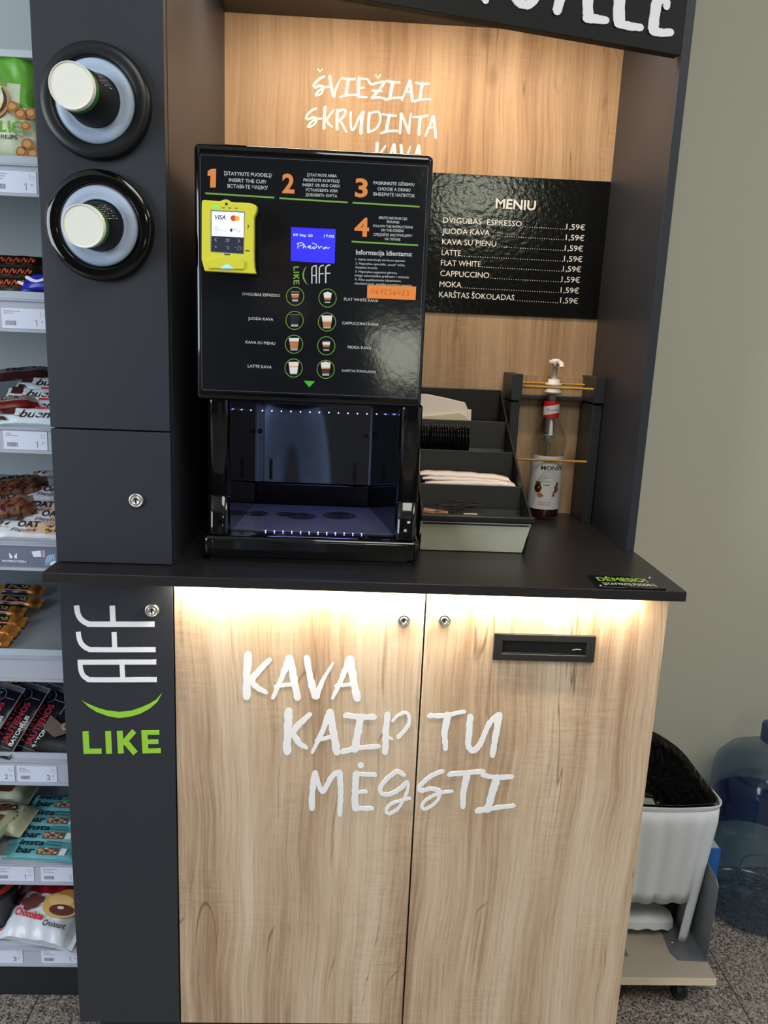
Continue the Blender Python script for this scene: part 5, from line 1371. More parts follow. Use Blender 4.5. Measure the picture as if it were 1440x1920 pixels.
for x, z, r_ in ((0.030, 0.078, 0.010), (0.042, 0.068, 0.010), (0.050, 0.050, 0.008), (0.052, 0.022, 0.011), (0.042, 0.010, 0.010), (0.060, 0.008, 0.010), (0.058, 0.070, 0.010)):
    disc2(m, BF, x, z, r_, r_*0.9, 0, 0.0005, 12); disc2(m, BF, x-0.001, z+0.001, r_*0.6, r_*0.5, 1, 0.0009, 10)
m.done('bread_picture', [mat('bread_brown', (166, 104, 52)), mat('bread_light', (204, 150, 90))], bag, local=True, label='printed toasted bread slices')
p = onY(0.185)(34, 296); bag.location = (p.x-0.028, 0.190, rows[0][0]+0.012); bag.rotation_euler = (math.radians(-4), 0, math.radians(2))

# second row: black chocolate bars and blue ones
DKW = mat('dark_wrapper', (26, 20, 22), rough=0.3); ORP = mat('wrapper_orange', (206, 84, 44), rough=0.4)
def dark_bar(label):
    o = thing('chocolate_bar', label, 'chocolate bar', group='dark chocolate bars on the second shelf')
    m = MB(); pack(m, 0.125, 0.034, 0.014, mi=lambda i, j: 1 if (j in (2,) and i % 5 < 3) else 0, seed=3); m.done('wrapper', [DKW, mat('wrapper_brown', (86, 50, 38), rough=0.35)], o, local=True)
    m = MB()
    for q in range(7): m.stroke([(-0.045+q*0.013, -0.004), (-0.041+q*0.013, 0.006), (-0.037+q*0.013, -0.003), (-0.035+q*0.013, 0.003)], 0.0022, TOPF(0.0148), n=(0, 0, 1))
    m.done('wrapper_print', ORP, o, local=True); return o
db = dark_bar('black chocolate bar with orange letters lying nearest the front of the second shelf'); seat(db, 1, 6, 541, ang=0, up=0.010, roll=42)
for (u, v, up, a_), lb in zip(((22, 527, 0.016, -2), (16, 520, 0.024, 2), (30, 506, 0.028, -3), (24, 499, 0.036, 1)),
      ('black chocolate bar lying behind the lowest one', 'black chocolate bar stacked on the front ones with its brown end showing', 'black chocolate bar near the back of the dark pile', 'black chocolate bar topmost in the pile on the second shelf')):
    o = dup(db, lb); seat(o, 1, u, v, ang=a_, up=up, roll=42)
BLW = mat('blue_wrapper', (34, 44, 170), rough=0.3)
def blue_bar(label):
    o = thing('milk_bar', label, 'chocolate bar', group='blue chocolate bars on the second shelf')
    m = MB(); pack(m, 0.090, 0.030, 0.014, mi=0, seed=5); m.done('wrapper', [BLW], o, local=True)
    m = MB(); m.stroke([(-0.038, 0.002), (-0.020, -0.006), (0.0, 0.003), (0.02, -0.004), (0.04, 0.004)], 0.006, TOPF(0.0146), n=(0, 0, 1)); m.done('wave_print', WHITE, o, local=True, label='white wave'); return o
bb = blue_bar('blue chocolate bar with a white wave lying at the shelf front'); seat(bb, 1, 32, 543, ang=3, at='l', L_=0.09, up=0.010, roll=36)
o = dup(bb, 'blue chocolate bar stacked on top of the front blue one'); seat(o, 1, 48, 534, ang=-4, at='l', L_=0.09, up=0.020, roll=36)

# third row: white hazelnut wafer bars
WHW = mat('white_wrapper', (206, 220, 230), rough=0.3); REDW = mat('wrapper_red', (206, 36, 34), rough=0.35); CHB = mat('wrapper_choc', (66, 34, 30), rough=0.35)
def wafer(label):
    o = thing('wafer_bar', label, 'chocolate bar', group='white wafer bars on the third shelf')
    m = MB(); pack(m, 0.118, 0.036, 0.013, mi=0, seed=8, nx=26); m.done('wrapper', [WHW], o, local=True)
    T_ = TOPF(0.0136)
    m = MB(); m.text('bueno', T_, (-0.018, -0.007), (0.046, -0.007), 0.0165, shear=0.28, bold=0.01, **NZ); m.done('product_name', mat('ink_near_black', (36, 26, 30)), o, local=True)
    m = MB(); m.shape([(-0.048, -0.002), (-0.026, -0.002), (-0.028, 0.014), (-0.048, 0.014)], T_, n=(0, 0, 1), mi=0); m.shape([(-0.050, -0.015), (-0.034, -0.015), (-0.042, -0.007), (-0.050, -0.007)], T_, n=(0, 0, 1), mi=0)
    disc2(m, T_, -0.022, -0.001, 0.0052, 0.0048, 1, 0.0008, nn=(0, 0, 1)); disc2(m, T_, -0.022, -0.001, 0.0044, 0.0040, 2, 0.0010, nn=(0, 0, 1))
    m.shape([(0.004, 0.0125), (0.012, 0.016), (0.018, 0.0125), (0.046, 0.0135), (0.046, 0.0165), (0.004, 0.0165)], T_, n=(0, 0, 1), mi=1)
    m.done('wrapper_print', [CHB, REDW, WHW], o, local=True, label='brown and red printing'); return o
wb_ = wafer('white wafer bar with red and brown print lying nearest the shelf front'); seat(wb_, 2, -4, 784, ang=1, at='l', L_=0.118, roll=34, up=0.010)
for (u, v, up, a_), lb in zip(((6, 766, 0.014, -1), (14, 745, 0.018, -2), (34, 724, 0.020, -3), (52, 706, 0.022, -4)),
      ('white wafer bar second from the shelf front', 'white wafer bar third from the shelf front, its name largest and whole', 'white wafer bar fourth from the shelf front', 'white wafer bar furthest back against the shelf panel')):
    o = dup(wb_, lb); seat(o, 2, u, v, ang=a_, up=up, at='l', L_=0.118, roll=34)
CRW = mat('crossing_grey_wrapper', (150, 148, 142), rough=0.35)
def cross(name, label, k, u, v, ang, L_, W_, H_, c1, c2, seed, up, roll=0):
    o = thing(name, label, 'chocolate bar')
    m = MB(); pack(m, L_, W_, H_, mi=lambda i, j: 1 if j < 4 else 0, seed=seed); m.done('wrapper', [c1, c2], o, local=True)
    m = MB(); m.text('KINDER', TOPF(H_+0.0004), (-L_*0.22, 0.002), (L_*0.26, 0.002), W_*0.26, shear=0.2, bold=0.015, **NZ); m.done('wrapper_print', mat('ink_near_black', (36, 26, 30)), o, local=True)
    seat(o, k, u, v, ang=ang, up=up, roll=roll); return o
cross('wafer_bar', 'brown and grey wafer bar lying slantwise on top of the white bars', 2, 40, 706, 36, 0.118, 0.036, 0.013, CRW, mat('wrapper_maroon', (94, 48, 48), rough=0.35), 12, 0.036, 20)
cross('wafer_bar', 'grey and dark red wafer bar lying slantwise at the left end of the third shelf', 2, 2, 764, 34, 0.118, 0.036, 0.013, CRW, mat('wrapper_deep_red', (120, 30, 34), rough=0.35), 14, 0.026, 20)

# fourth row: oat flapjacks
def flapjack(label):
    o = thing('flapjack_bar', label, 'oat bar', group='white oat flapjack bars on the fourth shelf')
    m = MB(); pack(m, 0.150, 0.040, 0.020, fin=0.012, mi=lambda i, j: 2 if i < 2 else (1 if i > 10 and j > 0 else 0), seed=21, nx=26); m.done('wrapper', [mat('flap_white', (206, 208, 218), rough=0.35), mat('flap_peach', (208, 176, 160), rough=0.35), mat('flap_tan_end', (168, 132, 112), rough=0.4)], o, local=True)
    T_ = TOPF(0.0206); m = MB()
    m.text('OAT', T_, (-0.028, 0.000), (0.010, 0.000), 0.0130, bold=0.035, **NZ)
    m.shape([(-0.058, 0.002), (-0.054, 0.006), (-0.053, 0.0105), (-0.0585, 0.010)], T_, n=(0, 0, 1)); m.shape([(-0.050, 0.002), (-0.046, 0.002), (-0.042, 0.011), (-0.049, 0.006)], T_, n=(0, 0, 1))
    m.text('Flapjack', T_, (-0.036, -0.0105), (0.008, -0.0105), 0.0078, shear=0.3, **NZ); m.text('PROTEIN', T_, (-0.058, -0.003), (-0.042, -0.003), 0.002, **NZ)
    m.done('wrapper_print', mat('ink_plum', (46, 34, 46)), o, local=True)
    m = MB(); rnd = random.Random(4)
    for q in range(16):
        x, y = rnd.uniform(0.022, 0.050), rnd.uniform(-0.013, 0.013)
        disc2(m, T_, x, y, rnd.uniform(0.002, 0.0045), rnd.uniform(0.002, 0.004), q % 3, 0.0005+q*0.00003, 7, nn=(0, 0, 1))
    m.done('oat_picture', [mat('oat_gold', (198, 152, 72)), mat('oat_light', (222, 190, 120)), mat('oat_dark', (92, 62, 44))], o, local=True, label='printed golden oats'); return o
fj = flapjack('white and peach oat flapjack bar nearest the shelf front'); seat(fj, 3, -12, 999, ang=-1, at='l', L_=0.150, roll=26, up=0.009)
for (u, v, up, a_), lb in zip(((34, 979, 0.010, -1), (20, 960, 0.016, -3), (40, 932, 0.020, -2), (60, 902, 0.022, -1)),
      ('oat flapjack bar lying flat just behind the front one', 'oat flapjack bar third from the shelf front', 'oat flapjack bar fourth from the shelf front', 'oat flapjack bar furthest back on the fourth shelf')):
    o = dup(fj, lb); seat(o, 3, u, v, ang=a_, up=up, at='l', L_=0.150, roll=26)
def cookie(label):
    o = thing('cookie_bar', label, 'oat bar', group='brown cookie bars on the fourth shelf')
    m = MB(); pack(m, 0.130, 0.052, 0.024, fin=0.012, mi=lambda i, j: 0 if j > 5 else (1 if (i*3+j) % 4 else 2), seed=31, nx=26, wob=0.002); m.done('wrapper', [mat('cookie_pale', (172, 152, 140), rough=0.35), mat('cookie_brown', (134, 88, 64), rough=0.35), mat('cookie_dark', (88, 50, 42), rough=0.35)], o, local=True)
    T_ = TOPF(0.0256); m = MB(); m.text('BAKED', T_, (-0.030, 0.008), (0.035, 0.008), 0.009, bold=0.03, **NZ); m.done('wrapper_print', mat('ink_near_black', (36, 26, 30)), o, local=True)
    m = MB(); rnd = random.Random(9)
    for q in range(22): disc2(m, T_, rnd.uniform(-0.045, 0.05), rnd.uniform(-0.022, 0.002), rnd.uniform(0.002, 0.006), rnd.uniform(0.002, 0.005), q % 3, 0.0004+q*0.00003, 7, nn=(0, 0, 1))
    m.done('cookie_picture', [mat('cookie_chip', (74, 36, 34)), mat('cookie_orange', (176, 100, 58)), mat('cookie_mauve', (120, 78, 86))], o, local=True, label='printed chocolate chips'); return o
ck = cookie('brown cookie bar lying slantwise at the back left of the fourth shelf'); seat(ck, 3, 24, 922, ang=24, up=0.032, roll=22)
o = dup(ck, 'brown cookie bar lying slantwise nearer the shelf front'); seat(o, 3, -6, 962, ang=28, up=0.032, roll=22)

# fifth row: chocolate bars in black and gold
def pupa(label):
    o = thing('caramel_bar', label, 'chocolate bar', group='black and gold chocolate bars on the fifth shelf')
    m = MB(); pack(m, 0.100, 0.026, 0.014, fin=0.013, mi=lambda i, j: 1 if (i > 17 or i < 4) else (2 if j in (1,) and i > 3 else 0), seed=41, nx=26, wob=0.0012)
    m.done('wrapper', [mat('bar_plum', (36, 20, 26), rough=0.25), mat('bar_gold', (172, 112, 52), rough=0.28, metal=0.3), mat('bar_pink_line', (196, 132, 122), rough=0.3)], o, local=True)
    m = MB(); m.text('pupa', TOPF(0.0148), (-0.022, -0.003), (0.018, -0.003), 0.0120, shear=0.15, **NZ); m.done('product_name', mat('gold_ink', (178, 158, 92)), o, local=True); return o
pb = pupa('black and gold chocolate bar at the back of the row on the fifth shelf'); seat(pb, 4, 85, 1112, ang=-2, at='r', L_=0.1, up=0.004, roll=16)
for (u, v, a_, up), lb in zip(((81, 1136, -5, 0), (48, 1153, -4, 0), (50, 1171, 2, 0), (36, 1190, -6, 0), (22, 1207, -8, 0)),
      ('black and gold bar second from the back, ends hanging lowest to the right', 'black and gold bar third from the back', 'black and gold bar fourth from the back with its end turned up', 'black and gold bar second from the shelf front', 'black and gold bar nearest the shelf front')):
    o = dup(pb, lb); seat(o, 4, u, v, ang=a_, at='r', L_=0.1, up=up+0.004, roll=16)

# sixth row: dark dried-meat packs
NAV = mat('navy_film', (18, 20, 34), rough=0.28)
def jerky(label):
    o = thing('jerky_pack', label, 'snack pack', group='dark dried meat packs on the sixth shelf')
    L_, W_, H_ = 0.150, 0.060, 0.010
    m = MB(); pack(m, L_, W_, H_, fin=0.010, mi=lambda i, j: 1 if i > 23 else 0, seed=51, nx=26, wob=0.001, flat=3); m.done('film', [NAV, mat('silver_film', (120, 124, 136), rough=0.25, metal=0.4)], o, local=True)
    T_ = TOPF(H_+0.0012); m = MB()
    m.text('VYTINTAS', T_, (-0.052, 0.004), (0.030, 0.006), 0.0125, bold=0.02, **NZ); m.text('JAUTIENOS', T_, (-0.052, -0.012), (0.034, -0.012), 0.0125, bold=0.02, **NZ); m.done('red_lettering', mat('ink_crimson', (176, 34, 56)), o, local=True, label='red lettering')
    m = MB(); m.text('BATONĖLIS', T_, (-0.052, -0.024), (0.010, -0.024), 0.008, bold=0.02, **NZ); m.done('white_lettering', WHITEP, o, local=True, label='white lettering')
    m = MB()
    for ex, ey in (((-L_/2+0.002, W_/2-0.001), (L_/2-0.002, W_/2-0.001)), ((-L_/2+0.002, -W_/2+0.001), (L_/2-0.002, -W_/2+0.001)), ((L_/2-0.002, -W_/2+0.001), (L_/2-0.002, W_/2-0.001))):
        m.stroke([ex, ey], 0.0016, TOPF(H_*0.72), n=(0, 0, 1), spline=False)
    m.stroke([(0.048+0.012*math.cos(2*PI*k/20), 0.008+0.012*math.sin(2*PI*k/20)) for k in range(21)], 0.0010, T_, n=(0, 0, 1)); m.stroke([(0.042, 0.004), (0.050, 0.014), (0.053, 0.006), (0.045, 0.010)], 0.0012, T_, n=(0, 0, 1))
    m.stroke([(0.045, -0.006), (0.045, -0.024)], 0.0012, T_, n=(0, 0, 1), spline=False); m.stroke([(-0.058, -0.026), (-0.058, 0.022)], 0.0008, T_, n=(0, 0, 1), spline=False)
    m.done('silver_lines', mat('silver_ink', (132, 138, 150), rough=0.4), o, local=True, label='silver edge lines and emblem'); return o
jk = jerky('navy dried meat pack with red letters, left of the two facing the front'); seat(jk, 5, 33, 1350, ang=74, up=0.036, pitch=30)
o = dup(jk, 'navy dried meat pack with red letters, right one beside the striped grey pouch'); seat(o, 5, 78, 1353, ang=72, up=0.026, pitch=30)
o = dup(jk, 'navy dried meat pack cut by the left picture edge behind the others'); seat(o, 5, -16, 1350, ang=74, up=0.046, pitch=30)
o = thing('dark_pouch', 'large near-black pouch with a tan nut picture right of the dried meat packs', 'snack bag')
m = MB(); pack(m, 0.200, 0.110, 0.020, mi=0, seed=61, nx=24, wob=0.0015, flat=3); m.done('film', [mat('pouch_black', (22, 21, 24), rough=0.35)], o, local=True)
T_ = TOPF(0.0225); m = MB(); m.shape([(-0.030, 0.050), (-0.045, 0.02), (-0.025, -0.01), (-0.030, -0.05), (-0.06, -0.05), (-0.055, -0.01), (-0.075, 0.02), (-0.060, 0.050)][::-1], T_, n=(0, 0, 1), mi=0)
rnd = random.Random(2)
for q in range(14): disc2(m, T_, -0.048+rnd.uniform(-0.013, 0.012), rnd.uniform(-0.035, 0.015), rnd.uniform(0.004, 0.008), rnd.uniform(0.003, 0.006), 1+q % 3, 0.0009+q*0.00004, 9, nn=(0, 0, 1))
m.done('nut_picture', [mat('pouch_tan', (110, 96, 84)), mat('nut_pale', (190, 170, 154)), mat('berry_plum', (92, 50, 62)), mat('nut_mid', (160, 136, 118))], o, local=True, label='tan band with nuts and berries')
seat(o, 5, 158, 1338, ang=80, up=0.026, pitch=18)
o = thing('dark_pouch', 'black pouch with gold letters standing at the far left of the sixth shelf', 'snack bag')
m = MB(); pack(m, 0.150, 0.080, 0.030, mi=0, seed=63, nx=20, wob=0.002, flat=3); m.done('film', [mat('pouch_brown', (34, 24, 26), rough=0.3)], o, local=True)
m = MB()
for q in range(6): m.stroke([(-0.010+q*0.011, 0.012), (-0.006+q*0.011, 0.022), (-0.003+q*0.011, 0.013), (-0.001+q*0.011, 0.020)], 0.0026, TOPF(0.0315), n=(0, 0, 1))
m.done('lettering', mat('gold_bright', (206, 160, 70)), o, local=True, label='gold lettering')
m = MB(); m.stroke([(-0.03, 0.030), (0.02, 0.026), (0.06, 0.034)], 0.0016, TOPF(0.0310), n=(0, 0, 1)); m.stroke([(-0.03, 0.005), (0.02, 0.002), (0.06, 0.006)], 0.0012, TOPF(0.0315), n=(0, 0, 1)); m.done('pale_lines', GREYP, o, local=True)
seat(o, 5, -8, 1310, ang=8, up=0.012, roll=14)

# seventh row: turquoise bars and cream packs
TQ = mat('turquoise_film', (92, 160, 168), rough=0.32)
def insta(label):
    o = thing('oat_nut_bar', label, 'oat bar', group='turquoise oat bars on the seventh shelf')
    L_, W_, H_ = 0.150, 0.046, 0.018
    m = MB(); pack(m, L_, W_, H_, mi=0, seed=71, nx=26, wob=0.0006); m.done('wrapper', [TQ], o, local=True)
    T_ = TOPF(H_+0.0006); m = MB(); ink = mat('ink_navy', (16, 36, 62))
    m.text('insta', T_, (-0.052, 0.004), (-0.004, 0.004), 0.0130, bold=0.03, shear=0.1, **NZ); m.text('bar', T_, (-0.050, -0.016), (-0.016, -0.016), 0.0150, bold=0.03, shear=0.05, **NZ)
    m.text('Pistachio', T_, (-0.001, 0.0125), (0.030, 0.0125), 0.0050, shear=0.2, **NZ); m.text('Cranberry', T_, (-0.002, 0.0045), (0.031, 0.0045), 0.0050, shear=0.2, **NZ); m.done('wrapper_print', ink, o, local=True)
    m = MB(); m.shape([(-0.010, -0.018), (0.030, -0.018), (0.030, -0.001), (-0.010, -0.001)], T_, n=(0, 0, 1), mi=1); rnd = random.Random(6)
    for q in range(26): disc2(m, T_, rnd.uniform(-0.007, 0.027), rnd.uniform(-0.016, -0.003), rnd.uniform(0.0015, 0.0035), rnd.uniform(0.0015, 0.003), (0, 2, 3)[q % 3], 0.0009+q*0.00003, 7, nn=(0, 0, 1))
    m.done('nut_picture', [mat('nut_tan', (186, 150, 116)), mat('nut_base', (120, 84, 66)), mat('nut_cream', (214, 196, 170)), mat('nut_plum', (112, 62, 60))], o, local=True, label='printed nuts and berries')
    m = MB(); m.shape([(0.034, -0.018), (0.046, -0.018), (0.046, -0.001), (0.034, -0.001)], T_, n=(0, 0, 1)); m.done('white_box_print', WHITE, o, local=True); return o
ib = insta('turquoise oat bar nearest the shelf front'); seat(ib, 6, 14, 1598, ang=-3, at='l', L_=0.15)
for (u, v, up, a_), lb in zip(((26, 1570, 0.004, -2), (36, 1541, 0.008, -3), (52, 1512, 0.010, -3)),
      ('turquoise oat bar second from the shelf front', 'turquoise oat bar third from the shelf front', 'turquoise oat bar furthest back on its shelf')):
    o = dup(ib, lb); seat(o, 6, u, v, ang=a_, up=up, at='l', L_=0.15)
CRM = mat('cream_film', (196, 202, 172), rough=0.35)
def cream(label):
    o = thing('biscuit_pack', label, 'snack pack', group='cream coloured packs on the seventh shelf')
    m = MB(); pack(m, 0.140, 0.075, 0.034, mi=0, seed=81, nx=24, wob=0.0015); m.done('film', [CRM], o, local=True)
    T_ = TOPF(0.0352); m = MB(); m.shape([(0.030, -0.028), (0.034, -0.005), (0.028, 0.012), (0.018, 0.022), (0.012, 0.012), (0.002, 0.018), (-0.008, 0.006), (-0.02, 0.008), (-0.030, -0.028)], T_, n=(0, 0, 1), mi=0)
    m.stroke([(0.022, 0.014), (0.032, 0.020), (0.038, 0.012), (0.032, 0.008)], 0.004, T_, n=(0, 0, 1), mi=1)
    for x, y in ((0.045, 0.004), (0.050, -0.006), (0.055, 0.010), (0.048, -0.014)): disc2(m, T_, x, y, 0.0016, 0.0016, 1, 0.0006, 8, nn=(0, 0, 1))
    m.done('wafer_picture', [mat('wafer_brown', (92, 56, 38)), mat('wafer_dark', (36, 26, 22))], o, local=True, label='printed brown wafer'); return o
cp = cream('cream coloured pack furthest back on the seventh shelf'); seat(cp, 6, 8, 1490, ang=-4, up=0.012)
o = dup(cp, 'cream coloured pack in the middle of its pile'); seat(o, 6, -4, 1545, ang=-8, up=0.014)
o = dup(cp, 'cream coloured pack standing on edge nearest the shelf front'); seat(o, 6, -20, 1575, ang=74, up=0.018, roll=-14)

# bottom row: croissant bags and a black and red tub
def croissant(label, main=True):
    o = thing('croissant_bag', label, 'snack bag', group='croissant bags on the lowest shelf')
    L_, W_, H_ = 0.165, 0.120, 0.045
    m = MB(); pack(m, L_, W_, H_, fin=0.012, mi=lambda i, j: 1 if j > 8 else (2 if (i < 5 and j > 5) else 0), seed=91, nx=28, ny=12, wob=0.003, flat=3)
    m.done('film', [mat('white_film', (206, 212, 222), rough=0.28), mat('red_film', (170, 28, 38), rough=0.3), mat('purple_film', (120, 40, 66), rough=0.3)], o, local=True)
    T_ = TOPF(H_+0.0035)
    m = MB(); m.text('Chocolate', T_, (-0.050, -0.022), (0.010, -0.026), 0.0135, bold=0.035, **NZ); m.done('red_lettering', mat('ink_red_bright', (200, 30, 50)), o, local=True, label='red lettering')
    m = MB(); m.text('Croissant', T_, (0.014, -0.034), (0.062, -0.036), 0.0105, bold=0.02, shear=0.1, **NZ); m.done('dark_lettering', mat('ink_near_black', (36, 26, 30)), o, local=True, label='dark lettering')
    m = MB()
    disc2(m, T_, 0.036, 0.008, 0.040, 0.026, 0, 0.0004, nn=(0, 0, 1)); disc2(m, T_, 0.044, 0.026, 0.026, 0.015, 1, 0.0006, nn=(0, 0, 1)); disc2(m, T_, 0.030, 0.016, 0.026, 0.012, 2, 0.0008, nn=(0, 0, 1)); disc2(m, T_, 0.040, -0.002, 0.026, 0.011, 3, 0.0010, nn=(0, 0, 1)); disc2(m, T_, 0.036, 0.002, 0.007, 0.003, 4, 0.0012, nn=(0, 0, 1))
    for x, y, r_ in ((-0.038, 0.004, 0.010), (-0.028, 0.014, 0.010), (-0.020, 0.002, 0.010), (-0.030, -0.006, 0.008), (-0.012, 0.012, 0.008)): disc2(m, T_, x, y, r_, r_*0.9, 3, 0.0006+x*0.002, 9, nn=(0, 0, 1))
    m.done('croissant_picture', [mat('croissant_gold', (206, 166, 90)), mat('croissant_brown', (186, 118, 60)), mat('croissant_light', (226, 186, 120)), mat('croissant_choc', (98, 46, 46)), mat('croissant_cream', (226, 206, 196))], o, local=True, label='printed croissant with chocolate'); return o
cb_ = croissant('white and red bag with a croissant picture lying on the lowest shelf'); seat(cb_, 7, 92, 1722, ang=-9, up=0.018, roll=14)
o = dup(cb_, 'white croissant bag lying underneath the other one at the shelf front'); seat(o, 7, 98, 1736, ang=-10, up=0.001, roll=0); o.scale = (1, 0.9, 0.4)
tb = thing('snack_tub', 'round black tub with a red label at the far left of the lowest shelf', 'tub', onShelf(7)(-10, 1745))
m = MB(); p = onShelf(7)(-12, 1735)
R_ = 0.052
m.lathe([(0.0, 0.004), (R_*0.82, 0.004), (R_*0.86, 0.010), (R_*0.98, 0.085), (R_*1.04, 0.088), (R_*1.04, 0.094), (R_*0.99, 0.097), (R_*0.90, 0.096), (0, 0.096)], p, (0, 0, 1), 48, cap=False); m.done('tub_body', mat('tub_black', (30, 32, 36), rough=0.35), tb)
m = MB(); V = [[p+Vector((R*math.cos(2*PI*k/40), R*math.sin(2*PI*k/40), 0.0966)) for k in range(40)] for R in (R_*0.88, R_*0.60)]; m.grid(V, closev=True, smooth=False); m.done('lid_ring', mat('tub_red', (186, 44, 34)), tb, label='red ring on the lid')
m = MB(); a0 = math.atan2(CAM.x-p.x, -(CAM.y-p.y))
def TF(x, y): 
    z = 0.01+y; rr = R_*(0.86+0.12*(y/0.075))+0.0006
    return Vector((p.x+rr*math.sin(a0+x/R_), p.y-rr*math.cos(a0+x/R_), p.z+z))
def tub_blob(cx, cy, rx, ry, mi, add):
    n_ = 20
    m.poly([TF(cx, cy)+Vector((0.25, -1, 0)).normalized()*add]*0 or [TF(cx+rx*math.cos(2*PI*k/n_), cy+ry*math.sin(2*PI*k/n_))+Vector((0.25, -1, 0)).normalized()*add for k in range(n_)], mi)
tub_blob(-0.012, 0.035, 0.026, 0.028, 0, 0.0010); tub_blob(-0.006, 0.022, 0.010, 0.006, 1, 0.0020); tub_blob(0.008, 0.010, 0.010, 0.007, 2, 0.0022)
m.done('round_label', [mat('tub_red_label', (206, 46, 30)), mat('tub_cream', (226, 180, 120)), mat('tub_rose', (190, 70, 70))], tb, label='red printed label')
# ================================================================== the photographer, seen only mirrored in the machine
def skin_mesh(name, pts, edges, root, m_, parent, extra=0.0, sub_=2, label=None):
    """pts: name -> (x, y, z, rx, ry)"""
    keys = list(pts); ix = {k: i for i, k in enumerate(keys)}
    me = bpy.data.meshes.new(name)
    O = parent.location
    me.from_pydata([(pts[k][0]-O.x, pts[k][1]-O.y, pts[k][2]-O.z) for k in keys], [(ix[a], ix[b]) for a, b in edges], [])
    me.materials.append(m_)
    o = bpy.data.objects.new(name, me); C.objects.link(o); o.parent = parent
    sk = o.modifiers.new('skin', 'SKIN'); sk.use_smooth_shade = True; sk.branch_smoothing = 0.6
    for k in keys:
        v = me.skin_vertices[0].data[ix[k]]; v.radius = (pts[k][3]+extra, pts[k][4]+extra); v.use_root = (k == root)
    s_ = o.modifiers.new('sub', 'SUBSURF'); s_.levels = sub_; s_.render_levels = sub_
    if label: o['label'] = label
    return o
px_, py_ = 0.190, -1.74
pr_ = thing('person', 'person in pale blue jeans and a dark jacket, mirrored inside the coffee machine', 'person', (px_, py_, 0))
S = {}
HZ = 1.09
def P(k, x, y, z, r, r2=None): S[k] = (px_+x, py_+y, z*HZ if z > 0.2 else z, r, r2 or r)
P('pelvis', 0, 0, 0.86, 0.125, 0.10); P('waist', 0, 0.0, 0.98, 0.115, 0.09); P('chest', 0, 0.01, 1.14, 0.135, 0.10); P('collar', 0, 0.0, 1.28, 0.09, 0.07); P('neck', 0, 0.02, 1.36, 0.050)
P('jaw', 0, 0.055, 1.405, 0.055, 0.055); P('head', 0, 0.035, 1.475, 0.078, 0.085); P('crown', 0, 0.025, 1.535, 0.066, 0.070)
for s_, n_ in ((-1, 'l'), (1, 'r')):
    P('hip'+n_, s_*0.095, 0, 0.80, 0.070); P('knee'+n_, s_*0.115, 0.015, 0.44, 0.055); P('calf'+n_, s_*0.120, -0.005, 0.32, 0.052); P('ankle'+n_, s_*0.12, -0.01, 0.085, 0.036)
    P('heel'+n_, s_*0.12, -0.03, 0.045, 0.034); P('ball'+n_, s_*0.127, 0.10, 0.032, 0.036, 0.028); P('toe'+n_, s_*0.130, 0.155, 0.026, 0.028, 0.020)
    P('shoulder'+n_, s_*0.165, 0.0, 1.265, 0.055); 
ph = Vector((CAM.x, CAM.y-0.022, CAM.z-0.01))           # phone centre
def A(k, v, r): S[k] = (v.x, v.y, v.z, r, r)
A('elbowl', Vector((px_-0.20, py_+0.14, 1.13)), 0.038); A('elbowr', Vector((px_+0.24, py_+0.14, 1.13)), 0.038)
wl = ph+Vector((-0.060, -0.075, -0.085)); wr = ph+Vector((0.065, -0.075, -0.085))
A('wristl', wl, 0.024); A('wristr', wr, 0.024); A('palml', wl+Vector((0.010, 0.020, 0.035)), 0.026); A('palmr', wr+Vector((-0.010, 0.020, 0.035)), 0.026)
edges = [('pelvis', 'waist'), ('waist', 'chest'), ('chest', 'collar'), ('collar', 'neck'), ('neck', 'jaw'), ('jaw', 'head'), ('head', 'crown')]
for n_ in 'lr':
    edges += [('pelvis', 'hip'+n_), ('hip'+n_, 'knee'+n_), ('knee'+n_, 'calf'+n_), ('calf'+n_, 'ankle'+n_), ('ankle'+n_, 'heel'+n_), ('ankle'+n_, 'ball'+n_), ('ball'+n_, 'toe'+n_),
              ('collar', 'shoulder'+n_), ('shoulder'+n_, 'elbow'+n_), ('elbow'+n_, 'wrist'+n_), ('wrist'+n_, 'palm'+n_)]
    s_ = 1 if n_ == 'l' else -1; pm = Vector(S['palm'+n_][:3])
    for f_ in range(4):
        b0 = pm+Vector((s_*0.004, 0.018-0.004*f_, 0.022-0.014*f_)); b1 = b0+Vector((-s_*0.004, 0.030, 0.012)); b2 = b1+Vector((s_*0.026, 0.004-0.002*f_, 0.004))
        for j_, (b_, r_) in enumerate(((b0, 0.0095), (b1, 0.0085), (b2, 0.0075))): A('f%d%d%s' % (f_, j_, n_), b_, r_)
        edges += [('palm'+n_, 'f%d0%s' % (f_, n_)), ('f%d0%s' % (f_, n_), 'f%d1%s' % (f_, n_)), ('f%d1%s' % (f_, n_), 'f%d2%s' % (f_, n_))]
    t0 = pm+Vector((s_*0.022, -0.004, 0.006)); t1 = t0+Vector((s_*0.020, 0.006, 0.022)); A('t0'+n_, t0, 0.0105); A('t1'+n_, t1, 0.009)
    edges += [('palm'+n_, 't0'+n_), ('t0'+n_, 't1'+n_)]
SKIN = mat('skin', (206, 160, 134), rough=0.5)
body = skin_mesh('body', S, edges, 'pelvis', SKIN, pr_)
def part_of(keys): return {k: S[k] for k in keys}
jk_ = ['pelvis']+[a+n for n in 'lr' for a in ('hip', 'knee', 'calf', 'ankle')]
J = part_of(jk_); J['waistband'] = (px_, py_, 1.10, 0.128, 0.104)
je = [('pelvis', 'waistband')]+[e for n in 'lr' for e in (('pelvis', 'hip'+n), ('hip'+n, 'knee'+n), ('knee'+n, 'calf'+n), ('calf'+n, 'ankle'+n))]
